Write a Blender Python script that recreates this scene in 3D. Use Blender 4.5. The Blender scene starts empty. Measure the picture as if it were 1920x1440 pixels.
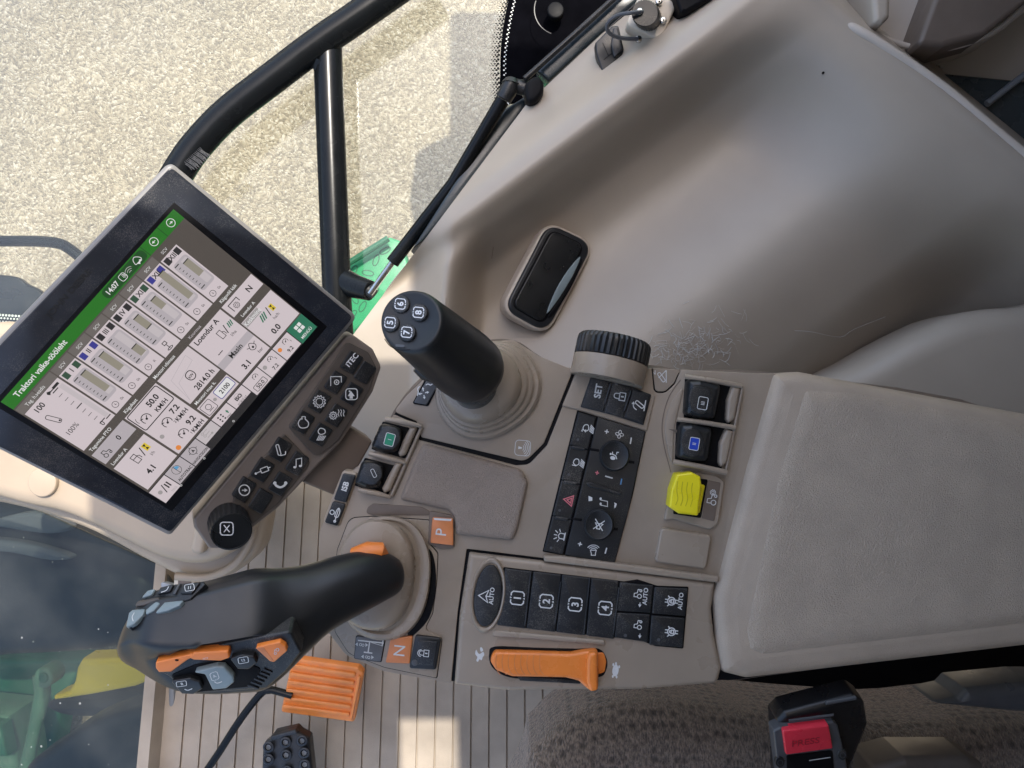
import bpy, math, random
from mathutils import Vector, Matrix
random.seed(7)
R = math.radians
scene = bpy.context.scene
COL = scene.collection
# ------------------------------------------------------------ camera, sky, sun, exposure
H = 0.72                      # camera height above the console deck (z = 0)
F = 1500.0                    # focal length in photo pixels (1920 wide)
cam = bpy.data.objects.new('camera', bpy.data.cameras.new('camera'))
COL.objects.link(cam); scene.camera = cam
cam.location = (0, 0, H)
cam.data.sensor_width = 36; cam.data.lens = 36 * F / 1920
cam.data.clip_start = 0.01; cam.data.clip_end = 400
SUN = Vector((0.20, 0.40, 1.0)).normalized()
world = bpy.data.worlds.new("World"); scene.world = world; world.use_nodes = True
wn = world.node_tree.nodes; wl = world.node_tree.links
sky = wn.new('ShaderNodeTexSky'); sky.sky_type = 'NISHITA'; sky.sun_disc = False
sky.sun_elevation = math.asin(SUN.z); sky.sun_rotation = math.atan2(SUN.x, SUN.y)
sky.air_density = 1.0; sky.dust_density = 3.0; sky.ozone_density = .4
bg = wn['Background']; bg.inputs[1].default_value = 0.15
wl.new(sky.outputs[0], bg.inputs[0])
sl = bpy.data.lights.new('sun', 'SUN'); sl.energy = 2.0; sl.angle = R(0.5); sl.color = (1, 0.95, 0.86)
so = bpy.data.objects.new('sun', sl); COL.objects.link(so)
so.rotation_euler = SUN.to_track_quat('Z', 'Y').to_euler()
scene.view_settings.view_transform = 'Standard'; scene.view_settings.look = 'None'
scene.view_settings.exposure = 1.45; scene.view_settings.gamma = 1
scene.view_settings.use_curve_mapping = False

# ------------------------------------------------------------ surfaces: photo pixels -> points on a real plane
CAM = Vector((0, 0, H))
def ray(px, py): return Vector(((px - 960) / F, (720 - py) / F, -1.0))
def P(px, py, z): return CAM + ray(px, py) * (H - z)
class Surf:
    def __init__(s, O, N, U=None):
        s.O = O; s.N = N.normalized()
        U = U or Vector((1, 0, 0)); s.U = (U - s.N * U.dot(s.N)).normalized(); s.V = -s.N.cross(s.U)
    def base(s, x, y):
        r = ray(x, y); return CAM + r * ((s.O - CAM).dot(s.N) / r.dot(s.N))
    def ab(s, x, y):
        p = s.base(x, y) - s.O; return (p.dot(s.U), p.dot(s.V))
    def w(s, a, b, h=0): return s.O + s.U * a + s.V * b + s.N * h
    def k(s, x, y): return -(s.base(x, y) - CAM).z / F
class USurf(Surf):            # local sheet with its own units
    def __init__(s, O, N, U, unit): Surf.__init__(s, O, N, U); s.unit = unit
    def ab(s, x, y): return (x * s.unit, y * s.unit)
    def k(s, x, y): return s.unit
def flat(z): return Surf(Vector((0, 0, z)), Vector((0, 0, 1)))
def tri(a, b, c):
    A, B, C = P(*a), P(*b), P(*c); N = (B - A).cross(C - A)
    if N.z < 0: N = -N
    return Surf(A, N)

# ------------------------------------------------------------ 2D helpers
def rp(pts, r, n=6):
    out = []; m = len(pts)
    for i in range(m):
        p = Vector(pts[i][:2]); a = Vector(pts[i - 1][:2]); b = Vector(pts[(i + 1) % m][:2])
        rr = pts[i][2] if len(pts[i]) > 2 else r
        da = a - p; db = b - p; la, lb = da.length, db.length
        if rr <= 0 or la < 1e-9 or lb < 1e-9: out.append((p.x, p.y)); continue
        da /= la; db /= lb; cs = max(-.999, min(.999, da.dot(db))); ang = math.acos(cs)
        t = min(rr / math.tan(ang / 2), la * .48, lb * .48)
        p0 = p + da * t; p1 = p + db * t
        for j in range(n + 1):
            u = j / n; q = p0 * (1 - u) ** 2 + p * 2 * u * (1 - u) + p1 * u * u; out.append((q.x, q.y))
    return out
def cr(pts, n=6, closed=True):
    m = len(pts); out = []
    for i in range(m if closed else m - 1):
        g = lambda k: Vector(pts[k % m]) if closed else Vector(pts[max(0, min(m - 1, k))])
        p0, p1, p2, p3 = g(i - 1), g(i), g(i + 1), g(i + 2)
        for j in range(n):
            t = j / n
            out.append(tuple(.5 * ((2 * p1) + (p2 - p0) * t + (2 * p0 - 5 * p1 + 4 * p2 - p3) * t * t + (3 * p1 - p0 - 3 * p2 + p3) * t ** 3)))
    if not closed: out.append(tuple(pts[-1]))
    return out
def ell(cx, cy, rx, ry=None, rot=0, n=40, a0=0, a1=360):
    ry = ry or rx; c, s = math.cos(R(rot)), math.sin(R(rot)); o = []
    full = abs(a1 - a0) >= 360; m = n if full else n + 1
    for i in range(m):
        a = R(a0 + (a1 - a0) * i / n); x, y = rx * math.cos(a), ry * math.sin(a)
        o.append((cx + x * c - y * s, cy + x * s + y * c))
    return o
def rrect(cx, cy, w, h, rot=0, r=3):
    c, s = math.cos(R(rot)), math.sin(R(rot))
    return rp([(cx + x * c - y * s, cy + x * s + y * c) for x, y in ((-w/2, -h/2), (w/2, -h/2), (w/2, h/2), (-w/2, h/2))], r)
def area2(p): return sum(p[i - 1][0] * p[i][1] - p[i][0] * p[i - 1][1] for i in range(len(p)))
def inset(p, D):
    # offset every edge line inwards, drop edges that would turn round, meet the remaining lines
    n = len(p); p = [tuple(map(float, q)) for q in p]; ed = []
    for i in range(n):
        q = p[(i + 1) % n]; x = q[0] - p[i][0]; y = q[1] - p[i][1]; l = math.hypot(x, y)
        if l > 2e-6: ed.append((i, (p[i][0] - y / l * D, p[i][1] + x / l * D), (x / l, y / l), (q[0] - y / l * D, q[1] + x / l * D)))
    def meet(e, f):
        c = e[2][0] * f[2][1] - e[2][1] * f[2][0]
        if abs(c) < 2e-3 : return ((e[3][0] + f[1][0]) / 2, (e[3][1] + f[1][1]) / 2)
        t = ((f[1][0] - e[1][0]) * f[2][1] - (f[1][1] - e[1][1]) * f[2][0]) / c
        return (e[1][0] + e[2][0] * t, e[1][1] + e[2][1] * t)
    while len(ed) > 4:
        m = len(ed); V = [meet(ed[k - 1], ed[k]) for k in range(m)]      # V[k] starts edge k
        L = [(V[(k + 1) % m][0] - V[k][0]) * ed[k][2][0] + (V[(k + 1) % m][1] - V[k][1]) * ed[k][2][1] for k in range(m)]
        w = min(range(m), key=lambda k: L[k])
        if L[w] >= -1e-9: break
        ed.pop(w)
    m = len(ed); V = [meet(ed[k - 1], ed[k]) for k in range(m)]; out = []; k = 0
    st = [e[0] for e in ed]
    for i in range(n):
        # vertex i starts original edge i: first surviving edge at or after i
        while k < m and st[k] < i: k += 1
        out.append(V[k % m])
    return out

_tc = {}
def text_mesh(s, bold):
    key = (s, bold)
    if key in _tc: return _tc[key]
    cu = bpy.data.curves.new('t', 'FONT'); cu.body = s; cu.align_x = 'CENTER'; cu.align_y = 'CENTER'
    cu.resolution_u = 3; cu.offset = bold
    ob = bpy.data.objects.new('t', cu); COL.objects.link(ob)
    bpy.context.view_layer.update()
    me = bpy.data.meshes.new_from_object(ob.evaluated_get(bpy.context.evaluated_depsgraph_get()))
    V = [(v.co.x, v.co.y) for v in me.vertices]; Fs = [tuple(p.vertices) for p in me.polygons]
    if V:
        ys = [v[1] for v in V]; xs = [v[0] for v in V]; cy = 0; cx = (min(xs) + max(xs)) / 2
        y0 = min(ys); y1 = max(ys)
        if not any(c in s for c in 'gjpqy,-+'): cy = (y0 + y1) / 2
        else: cy = (y0 + y1) / 2 if s in '-+' else 0
        V = [(v[0] - cx, v[1] - cy) for v in V]
    bpy.data.objects.remove(ob); bpy.data.curves.remove(cu); bpy.data.meshes.remove(me)
    _tc[key] = (V, Fs); return _tc[key]

# ------------------------------------------------------------ mesh builder
class MB:
    def __init__(s): s.v = []; s.f = []; s.m = []; s.sm = []; s.mats = []; s.z = 0
    def mi(s, mat):
        if mat not in s.mats: s.mats.append(mat)
        return s.mats.index(mat)
    def add(s, V, Fs, mat, smooth=False):
        o = len(s.v); s.v += [Vector(v) for v in V]; k = s.mi(mat)
        for f in Fs: s.f.append([i + o for i in f]); s.m.append(k); s.sm.append(smooth)
        return s
    def rings(s, rings, mat, cap0=True, cap1=True, smooth=True, closed=True):
        n = len(rings[0]); o = len(s.v); k = s.mi(mat)
        for r in rings: s.v += [Vector(p) for p in r]
        for i in range(len(rings) - 1):
            for j in range(n if closed else n - 1):
                j2 = (j + 1) % n
                s.f.append([o + i * n + j, o + i * n + j2, o + (i + 1) * n + j2, o + (i + 1) * n + j]); s.m.append(k); s.sm.append(smooth)
        if cap0: s.f.append([o + j for j in range(n)][::-1]); s.m.append(k); s.sm.append(False)
        if cap1:
            idx = []
            for j in range(n):
                if not idx or (Vector(rings[-1][j]) - s.v[idx[-1]]).length > 3.2e-5: idx.append(o + (len(rings) - 1) * n + j)
            while len(idx) > 3 and (s.v[idx[0]] - s.v[idx[-1]]).length < 3.2e-5: idx.pop()
            if len(idx) > 2: s.f.append(idx); s.m.append(k); s.sm.append(False)
        return s
    def slab(s, surf, pts, mat, top=0.0, thick=.004, bev=.0008, seg=3, prof=None, bottom=True):
        q = [surf.ab(*p[:2]) for p in pts]
        if area2(q) < 0: q = q[::-1]
        # local V points "down", so orientation flips: normals up need reversed order
        if prof is None:
            prof = [(0, top - thick), (0, top - bev)]
            for i in range(1, seg + 1):
                a = math.pi / 2 * i / seg; prof.append((bev * (1 - math.cos(a)), top - bev + bev * math.sin(a)))
        rs = []
        for d, h in prof:
            qi = inset(q, d) if d > 0 else q
            rs.append([surf.w(a, b, h) for a, b in qi][::-1])
        return s.rings(rs, mat, cap0=bottom, cap1=True)
    def fill(s, surf, pts, mat, h=.00012):
        s.z += 1; q = [surf.ab(*p[:2]) for p in pts]
        if area2(q) < 0: q = q[::-1]
        return s.add([surf.w(a, b, h + (s.z % 40) * 3e-6) for a, b in q][::-1], [list(range(len(q)))], mat)
    def stroke(s, surf, pts, w, mat, h=.00014, closed=False):
        s.z += 1; h = h + (s.z % 40) * 3e-6
        q = [Vector(surf.ab(*p[:2])) for p in pts]; k = w / 2 * surf.k(*pts[0][:2]); m = len(q); L = []; Rr = []
        for i in range(m):
            a = q[i - 1] if (closed or i) else None; c = q[(i + 1) % m] if (closed or i < m - 1) else None; b = q[i]
            e1 = (b - a).normalized() if a is not None else None; e2 = (c - b).normalized() if c is not None else None
            e1 = e1 if e1 is not None else e2; e2 = e2 if e2 is not None else e1
            n1 = Vector((-e1.y, e1.x)); n2 = Vector((-e2.y, e2.x)); t = n1 + n2
            t = t.normalized() if t.length > 1e-6 else n1
            t = t * (k / max(.5, t.dot(n1))); L.append(b + t); Rr.append(b - t)
        V = [surf.w(p.x, p.y, h) for p in L] + [surf.w(p.x, p.y, h) for p in Rr]
        Fs = [[i, (i + 1) % m, m + (i + 1) % m, m + i] for i in range(m if closed else m - 1)]
        return s.add(V, Fs, mat)
    def text(s, surf, t, x, y, size, ang, mat, bold=.0, sx=1.0, h=.00014):
        s.z += 1; V, Fs = text_mesh(t, bold)
        a0, b0 = surf.ab(x, y); k = size / .70 * surf.k(x, y); c, sn = math.cos(R(ang)), math.sin(R(ang))
        hh = h + (s.z % 40) * 3e-6
        W = []
        for vx, vy in V:
            X, Y = vx * k * sx, vy * k
            W.append(surf.w(a0 + X * c - Y * sn, b0 - (X * sn + Y * c), hh))
        return s.add(W, Fs, mat)
    def tube(s, pts, r, mat, n=14, flatn=None):
        pts = [Vector(p) for p in pts]; rs = []; m = len(pts)
        rr = r if isinstance(r, (list, tuple)) else [r] * m
        up = Vector((0, 0, 1)); prev = None
        for i in range(m):
            t = (pts[min(m - 1, i + 1)] - pts[max(0, i - 1)]).normalized()
            if prev is None:
                a = t.cross(up); a = a.normalized() if a.length > .05 else t.cross(Vector((1, 0, 0))).normalized()
            else: a = (prev - t * prev.dot(t)).normalized()
            prev = a; b = t.cross(a)
            rs.append([pts[i] + (a * math.cos(2 * math.pi * j / n) + b * math.sin(2 * math.pi * j / n)) * rr[i] for j in range(n)])
        return s.rings(rs, mat)
    def build(s, name, parent=None, loc=None, sharp=40):
        me = bpy.data.meshes.new(name)
        off = Vector((0, 0, 0)); top = parent
        while top is not None and top.parent is not None: top = top.parent
        if top is not None: off = Vector(top.location)
        if loc is not None: off = Vector(loc)
        me.from_pydata([tuple(v - off) for v in s.v], [], s.f)
        for m in s.mats: me.materials.append(m)
        me.polygons.foreach_set('material_index', s.m); me.polygons.foreach_set('use_smooth', s.sm)
        me.set_sharp_from_angle(angle=R(sharp)); me.update()
        ob = bpy.data.objects.new(name, me); COL.objects.link(ob)
        if parent is not None: ob.parent = parent
        elif loc is not None: ob.location = off
        return ob
def thing(name, label, cat, loc, group=None):
    o = bpy.data.objects.new(name, None); COL.objects.link(o); o.location = loc; o.empty_display_size = .02
    o['label'] = label; o['category'] = cat
    if group: o['group'] = group
    return o
def tag(o, label, cat, group=None):
    o['label'] = label; o['category'] = cat
    if group: o['group'] = group
    return o
def struct(o): o['kind'] = 'structure'; return o

# icon: strokes in unit box (x right, y down), placed with scale/rotation (deg, ccw)
def icon(mb, surf, cx, cy, sc, ang, items, mat, w=.13, h=.00014, mats=None):
    c, s = math.cos(R(ang)), math.sin(R(ang))
    T = lambda p: (cx + (p[0] * c + p[1] * s) * sc, cy + (-p[0] * s + p[1] * c) * sc)
    for it in items:
        kind, pts = it[0], it[1]; mm = mats.get(it[2], mat) if (mats and len(it) > 2 and isinstance(it[2], str)) else mat
        q = [T(p) for p in pts]
        if kind == 'f': mb.fill(surf, q, mm, h)
        elif kind == 'c': mb.stroke(surf, q, w * sc, mm, h, True)
        else: mb.stroke(surf, q, w * sc, mm, h)
    return mb
RB = lambda r=.9: rrect(0, 0, 2 * r, 2 * r, 0, r * .45)
def seg4(r=.9):   # rounded bracket box broken on two sides (key outline)
    b = rp([(-r*.35, -r), (-r, -r), (-r, r), (-r*.35, r)][0:4], r * .5)
    L = rp([(-.30*r, -r), (-r, -r), (-r, r), (-.30*r, r)], r*.45)
    out = [(-.3*r, -r), (-.7*r, -r), (-r, -.7*r), (-r, .7*r), (-.7*r, r), (-.3*r, r)]
    return [('s', out), ('s', [(-x, y) for x, y in out]), ('f', [(-.16, -r-.12), (.16, -r-.12), (0, -r+.14)]), ('f', [(-.16, r+.12), (.16, r+.12), (0, r-.14)])]
TRACTOR = [('c', ell(-.45, .25, .38, n=14)), ('c', ell(.6, .42, .2, n=10)), ('s', [(-.6, -.15), (-.6, -.75), (0, -.75), (.15, -.2), (.8, -.1), (.8, .3)])]
GEAR = [('c', [(x * (1.0 if i % 2 else .78), y * (1.0 if i % 2 else .78)) for i, (x, y) in enumerate(ell(0, 0, .9, n=20))]), ('c', ell(0, 0, .38, n=12))]
NOTE = [('f', ell(-.45, .65, .26, .2, n=12)), ('f', ell(.5, .45, .26, .2, n=12)), ('s', [(-.22, .65), (-.22, -.7), (.72, -.9), (.72, .45)])]
LAMP = [('c', cr([(-.1, -.95), (.55, -.75), (.6, -.2), (-.1, .0), (-.45, -.45)], 4))] + [('s', [(-.25 + i*.25, .15 + .02*i), (-.65 + i*.22, .95)]) for i in range(5)]
LOCK = [('c', [(-.6, -.1), (.6, -.1), (.6, .8), (-.6, .8)]), ('s', cr([(-.4, -.1), (-.35, -.75), (0, -.95), (.35, -.75), (.4, -.1)], 4, False)), ('f', rrect(0, .35, .22, .45, 0, .05))]
GAUGE = [('s', ell(0, 0, .8, n=16, a0=150, a1=390)), ('s', [(0, .05), (.45, -.4)]), ('f', ell(0, .05, .2, n=8)), ('s', [(-.8, -.55), (-.35, -.35)])]
CLOCK = [('c', ell(0, 0, .8, n=16)), ('s', [(0, -.35), (0, .1), (.3, .1)])]
WAVES = [('s', ell(-.2, .5, .45 + .3 * i, n=8, a0=-95, a1=-10)) for i in range(3)]
ARR = lambda a: [('s', [(-.55*math.cos(R(a)), .55*math.sin(R(a))), (.2*math.cos(R(a)), -.2*math.sin(R(a)))]), ('f', [(.75*math.cos(R(a)), -.75*math.sin(R(a))), (.05*math.cos(R(a)) + .42*math.sin(R(a)), -.05*math.sin(R(a)) + .42*math.cos(R(a))), (.05*math.cos(R(a)) - .42*math.sin(R(a)), -.05*math.sin(R(a)) - .42*math.cos(R(a)))])]
CIRC_ARR = lambda a: [('c', ell(0, 0, .9, n=20))] + [(k, [(x*.75, y*.75) for x, y in p]) for k, p in ARR(a)]
PILL = [('c', rrect(0, 0, .5, 1.6, 15, .24)), ('f', ell(-.14, .5, .1, n=8))]
WHEELL = [('c', ell(0, 0, .55, n=16)), ('s', [(-.2, -.95), (-.2, -.5)]), ('s', [(.2, -.95), (.2, -.5)]), ('s', [(-.2, .95), (-.2, .5)]), ('s', [(.2, .95), (.2, .5)]), ('s', [(-.75, -.55), (-.5, -.3)]), ('s', [(.75, -.55), (.5, -.3)]), ('c', [(-.25, -.05), (.25, -.05), (.25, .3), (-.25, .3)]), ('s', [(-.15, -.05), (-.12, -.28), (.12, -.28), (.15, -.05)])]

# ------------------------------------------------------------ materials
def M(name, col, rough=.5, var=.12, vs=60, bump=0, bs=900, bd=.001, coat=0, metal=0, emit=0, spec=.5, kind='noise', trans=0, dust=0, rvar=.1, stretch=None):
    m = bpy.data.materials.new(name); m.use_nodes = True; nt = m.node_tree; N = nt.nodes; L = nt.links
    b = N['Principled BSDF']; b.inputs['Roughness'].default_value = rough
    b.inputs['Metallic'].default_value = metal; b.inputs['Coat Weight'].default_value = coat; b.inputs['Coat Roughness'].default_value = .15
    b.inputs['Specular IOR Level'].default_value = spec
    if trans: b.inputs['Subsurface Weight'].default_value = trans; b.inputs['Subsurface Radius'].default_value = (.01, .005, .002)
    tc = N.new('ShaderNodeTexCoord'); src = tc.outputs['Object']
    if stretch:
        mp = N.new('ShaderNodeMapping'); mp.inputs['Scale'].default_value = stretch; L.new(src, mp.inputs[0]); src = mp.outputs[0]
    n1 = N.new('ShaderNodeTexNoise'); n1.inputs['Scale'].default_value = vs; n1.inputs['Detail'].default_value = 6; L.new(src, n1.inputs[0])
    rmp = N.new('ShaderNodeMapRange'); rmp.inputs[1].default_value = .3; rmp.inputs[2].default_value = .7
    rmp.inputs[3].default_value = 1 - var; rmp.inputs[4].default_value = 1 + var; L.new(n1.outputs[0], rmp.inputs[0])
    mx = N.new('ShaderNodeMix'); mx.data_type = 'RGBA'; mx.blend_type = 'MULTIPLY'; mx.inputs[0].default_value = 1
    mx.inputs[6].default_value = (*col, 1); L.new(rmp.outputs[0], mx.inputs[7]); out = mx.outputs[2]
    if dust:
        n2 = N.new('ShaderNodeTexNoise'); n2.inputs['Scale'].default_value = 25; n2.inputs['Detail'].default_value = 9; n2.inputs['Roughness'].default_value = .75; L.new(src, n2.inputs[0])
        n3 = N.new('ShaderNodeTexNoise'); n3.inputs['Scale'].default_value = 1400; n3.inputs['Detail'].default_value = 2; L.new(src, n3.inputs[0])
        ad = N.new('ShaderNodeMath'); ad.operation = 'MULTIPLY'; L.new(n2.outputs[0], ad.inputs[0]); L.new(n3.outputs[0], ad.inputs[1])
        r2 = N.new('ShaderNodeMapRange'); r2.inputs[1].default_value = .27; r2.inputs[2].default_value = .42; r2.inputs[4].default_value = dust; L.new(ad.outputs[0], r2.inputs[0])
        m2 = N.new('ShaderNodeMix'); m2.data_type = 'RGBA'; L.new(r2.outputs[0], m2.inputs[0]); L.new(out, m2.inputs[6]); m2.inputs[7].default_value = (.36, .32, .27, 1); out = m2.outputs[2]
    L.new(out, b.inputs['Base Color'])
    if rvar:
        r3 = N.new('ShaderNodeMapRange'); r3.inputs[1].default_value = .3; r3.inputs[2].default_value = .7; r3.inputs[3].default_value = max(0, rough - rvar); r3.inputs[4].default_value = min(1, rough + rvar)
        n4 = N.new('ShaderNodeTexNoise'); n4.inputs['Scale'].default_value = 35; n4.inputs['Detail'].default_value = 5; L.new(src, n4.inputs[0]); L.new(n4.outputs[0], r3.inputs[0]); L.new(r3.outputs[0], b.inputs['Roughness'])
    if emit: L.new(out, b.inputs['Emission Color']); b.inputs['Emission Strength'].default_value = emit
    if bump:
        if kind == 'leather':
            nd = N.new('ShaderNodeTexNoise'); nd.inputs['Scale'].default_value = bs * .5; nd.inputs['Detail'].default_value = 3; L.new(src, nd.inputs[0])
            va = N.new('ShaderNodeVectorMath'); va.operation = 'MULTIPLY_ADD'; va.inputs[1].default_value = (.004,) * 3; L.new(nd.outputs[1], va.inputs[0]); L.new(src, va.inputs[2])
            t = N.new('ShaderNodeTexVoronoi'); t.feature = 'DISTANCE_TO_EDGE'; t.inputs['Scale'].default_value = bs; L.new(va.outputs[0], t.inputs[0])
            tm = N.new('ShaderNodeMapRange'); tm.inputs[1].default_value = 0; tm.inputs[2].default_value = .25; L.new(t.outputs[0], tm.inputs[0]); hout = tm.outputs[0]
        else:
            t = N.new('ShaderNodeTexNoise'); t.inputs['Scale'].default_value = bs; t.inputs['Detail'].default_value = 3; L.new(src, t.inputs[0]); hout = t.outputs[0]
        bp = N.new('ShaderNodeBump'); bp.inputs['Strength'].default_value = bump; bp.inputs['Distance'].default_value = bd
        L.new(hout, bp.inputs['Height']); L.new(bp.outputs[0], b.inputs['Normal'])
    return m
TAUPE = (.295, .235, .175)
m_taupe = M('taupe_plastic', TAUPE, .42, .06, 30, .25, 1500, .0004, dust=.35)
m_gloss = M('taupe_smooth', (.305, .245, .185), .3, .05, 30, .05, 1500, .0002)
m_taupe_d = M('taupe_dark', (.14, .105, .08), .5, .08, 40, .2, 1200, .0004)
m_arm = M('armrest_vinyl', (.43, .345, .262), .46, .07, 30, .8, 500, .0006, kind='leather', rvar=.06)
m_armr = M('armrest_rim', (.40, .32, .243), .42, .06, 30, .5, 700, .0003, kind='leather', rvar=.05)
m_pad = M('small_pad_vinyl', (.29, .228, .178), .40, .06, 30, .7, 650, .0006, kind='leather', rvar=.05)
m_pan = M('cab_panel_grey', (.39, .333, .268), .38, .04, 12, .12, 1500, .0003, rvar=.04)
m_rim = M('cab_panel_rim', (.52, .455, .385), .42, .04, 12, .12, 1500, .0003)
m_sill = M('beige_sill', (.60, .52, .41), .45, .05, 12, .1, 1300, .0003)
m_cowl = M('beige_cowl', (.36, .285, .205), .42, .06, 15, .15, 900, .0003)
m_blk = M('black_rubber', (.016, .018, .021), .38, .2, 50, .15, 1800, .0002, dust=.10)
m_key = M('black_key_plastic', (.010, .0115, .0135), .40, .2, 60, .2, 1500, .0002, dust=.26)
m_grip = M('lever_soft_black', (.013, .0145, .016), .36, .1, 40, .3, 2200, .0002, rvar=.06)
m_joy = M('joystick_soft_black', (.010, .0115, .013), .40, .1, 40, .35, 2200, .0002, rvar=.06)
m_deep = M('shadow_black', (.003, .003, .004), .55, .2, 60, spec=.15)
m_met = M('black_painted_tube', (.006, .007, .008), .25, .1, 40, .05, 300, .0005, spec=.22, rvar=.04)
m_white = M('print_white', (.72, .72, .72), .5, .03, 200)
m_frit = M('frit_black', (.003, .003, .004), .8, .2, 60, spec=0.0)
m_lt = M('print_pale', (.62, .62, .60), .5, .05, 300)
m_red = M('print_red', (.62, .16, .18), .5, .05, 300)
m_blu = M('print_blue', (.10, .25, .45), .5, .05, 300)
m_or = M('orange_plastic', (.76, .22, .035), .35, .06, 40, .05, 900, .0002, trans=.1)
m_orl = M('orange_grip_plastic', (.80, .225, .04), .32, .06, 40, .05, 900, .0002)
m_ork = M('orange_key', (.62, .21, .07), .35, .1, 80, .1, 900, .0002)
m_ped = M('orange_pedal', (.80, .25, .05), .4, .12, 30, .2, 400, .0005, dust=.25)
m_yel = M('yellow_plastic', (.78, .66, .012), .35, .05, 40, .05, 900, .0002)
m_grnk = M('label_green', (.0, .20, .10), .4, .1, 80)
m_bluk = M('label_blue', (.01, .05, .42), .4, .1, 80)
m_gryk = M('grey_key', (.20, .25, .26), .35, .1, 60)
m_silv = M('bezel_rim_grey', (.21, .20, .19), .4, .06, 60, .1, 1500, .0002)
m_bez = M('bezel_glass', (.017, .020, .027), .16, .15, 25, rvar=.08, dust=.16)
m_kpd = M('keypad_housing', (.075, .062, .052), .38, .06, 60, .15, 1500, .0002)
m_knob = M('knob_black', (.012, .013, .014), .33, .1, 60, .1, 1500, .0002)
m_stone = None
m_floor = M('floor_mat', (.36, .295, .225), .55, .24, 11, .35, 500, .0006, dust=.3)
m_groove = M('floor_groove', (.06, .05, .045), .7, .1, 60)
m_grn = M('green_paint', (.03, .30, .12), .4, .1, 6, .1, 80, .002)
m_grnd = M('green_paint_dark', (.02, .12, .06), .45, .2, 8, .2, 80, .002)
m_hood = M('hood_dark', (.024, .029, .035), .5, .15, 3, .3, 60, .002)
m_tyre = M('tyre_rubber', (.02, .022, .024), .65, .2, 20, .4, 120, .003)
m_axle = M('axle_green_shaded', (.07, .17, .10), .5, .25, 14, .2, 80, .002, dust=.4)  # shaded copy of the green paint, gloom and haze put into the colour
m_whl = M('wheel_yellow', (.95, .66, .03), .35, .08, 8)
m_gry = M('outer_grey', (.16, .17, .18), .5, .1, 8)
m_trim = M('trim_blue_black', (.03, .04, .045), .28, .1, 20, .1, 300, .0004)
m_chr = M('screw_steel', (.6, .6, .58), .25, .05, 100, metal=1)
m_btn = M('buckle_red', (.70, .035, .06), .3, .05, 50, .05, 500, .0002)
m_btnl = M('buckle_letter', (.32, .015, .025), .35, .05, 50)
m_bkl = M('buckle_black', (.008, .008, .009), .3, .1, 60, .1, 900, .0002)
m_bplate = M('buckle_plate', (.07, .073, .078), .35, .1, 60, .1, 900, .0002)
m_kshell = M('keypad_shell', (.17, .14, .118), .36, .06, 60, .1, 1500, .0002)
# special materials -------------------------------------------------
def nodes_mat(name):
    m = bpy.data.materials.new(name); m.use_nodes = True
    return m, m.node_tree.nodes, m.node_tree.links, m.node_tree.nodes['Principled BSDF']
m_ground, N, L, b = nodes_mat('gravel')
tc = N.new('ShaderNodeTexCoord')
nz = N.new('ShaderNodeTexNoise'); nz.inputs['Scale'].default_value = 14; nz.inputs['Detail'].default_value = 5; L.new(tc.outputs['Object'], nz.inputs[0])
va = N.new('ShaderNodeVectorMath'); va.operation = 'MULTIPLY_ADD'; va.inputs[1].default_value = (.05, .05, .05); L.new(nz.outputs[1], va.inputs[0]); L.new(tc.outputs['Object'], va.inputs[2])
vo = N.new('ShaderNodeTexVoronoi'); vo.feature = 'SMOOTH_F1'; vo.inputs['Smoothness'].default_value = .35; vo.inputs['Scale'].default_value = 150; L.new(va.outputs[0], vo.inputs[0])
sp = N.new('ShaderNodeSeparateColor'); L.new(vo.outputs['Color'], sp.inputs[0])
rm = N.new('ShaderNodeValToRGB'); cs = rm.color_ramp
cs.elements[0].color = (.20, .16, .11, 1); cs.elements[1].color = (.52, .45, .345, 1)
e = cs.elements.new(.35); e.color = (.30, .24, .16, 1); e = cs.elements.new(.7); e.color = (.39, .32, .215, 1)
L.new(sp.outputs[0], rm.inputs[0])
nb = N.new('ShaderNodeTexNoise'); nb.inputs['Scale'].default_value = 2.2; nb.inputs['Detail'].default_value = 4; L.new(tc.outputs['Object'], nb.inputs[0])
mr = N.new('ShaderNodeMapRange'); mr.inputs[1].default_value = .3; mr.inputs[2].default_value = .7; mr.inputs[3].default_value = .66; mr.inputs[4].default_value = .90; L.new(nb.outputs[0], mr.inputs[0])
mx = N.new('ShaderNodeMix'); mx.data_type = 'RGBA'; mx.blend_type = 'MULTIPLY'; mx.inputs[0].default_value = 1; L.new(rm.outputs[0], mx.inputs[6]); L.new(mr.outputs[0], mx.inputs[7])
L.new(mx.outputs[2], b.inputs['Base Color']); b.inputs['Roughness'].default_value = .8
bp = N.new('ShaderNodeBump'); bp.inputs['Strength'].default_value = .7; bp.inputs['Distance'].default_value = .006
vd = N.new('ShaderNodeMath'); vd.operation = 'MULTIPLY'; vd.inputs[1].default_value = -1; L.new(vo.outputs['Distance'], vd.inputs[0]); L.new(vd.outputs[0], bp.inputs['Height']); L.new(bp.outputs[0], b.inputs['Normal'])

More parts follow.
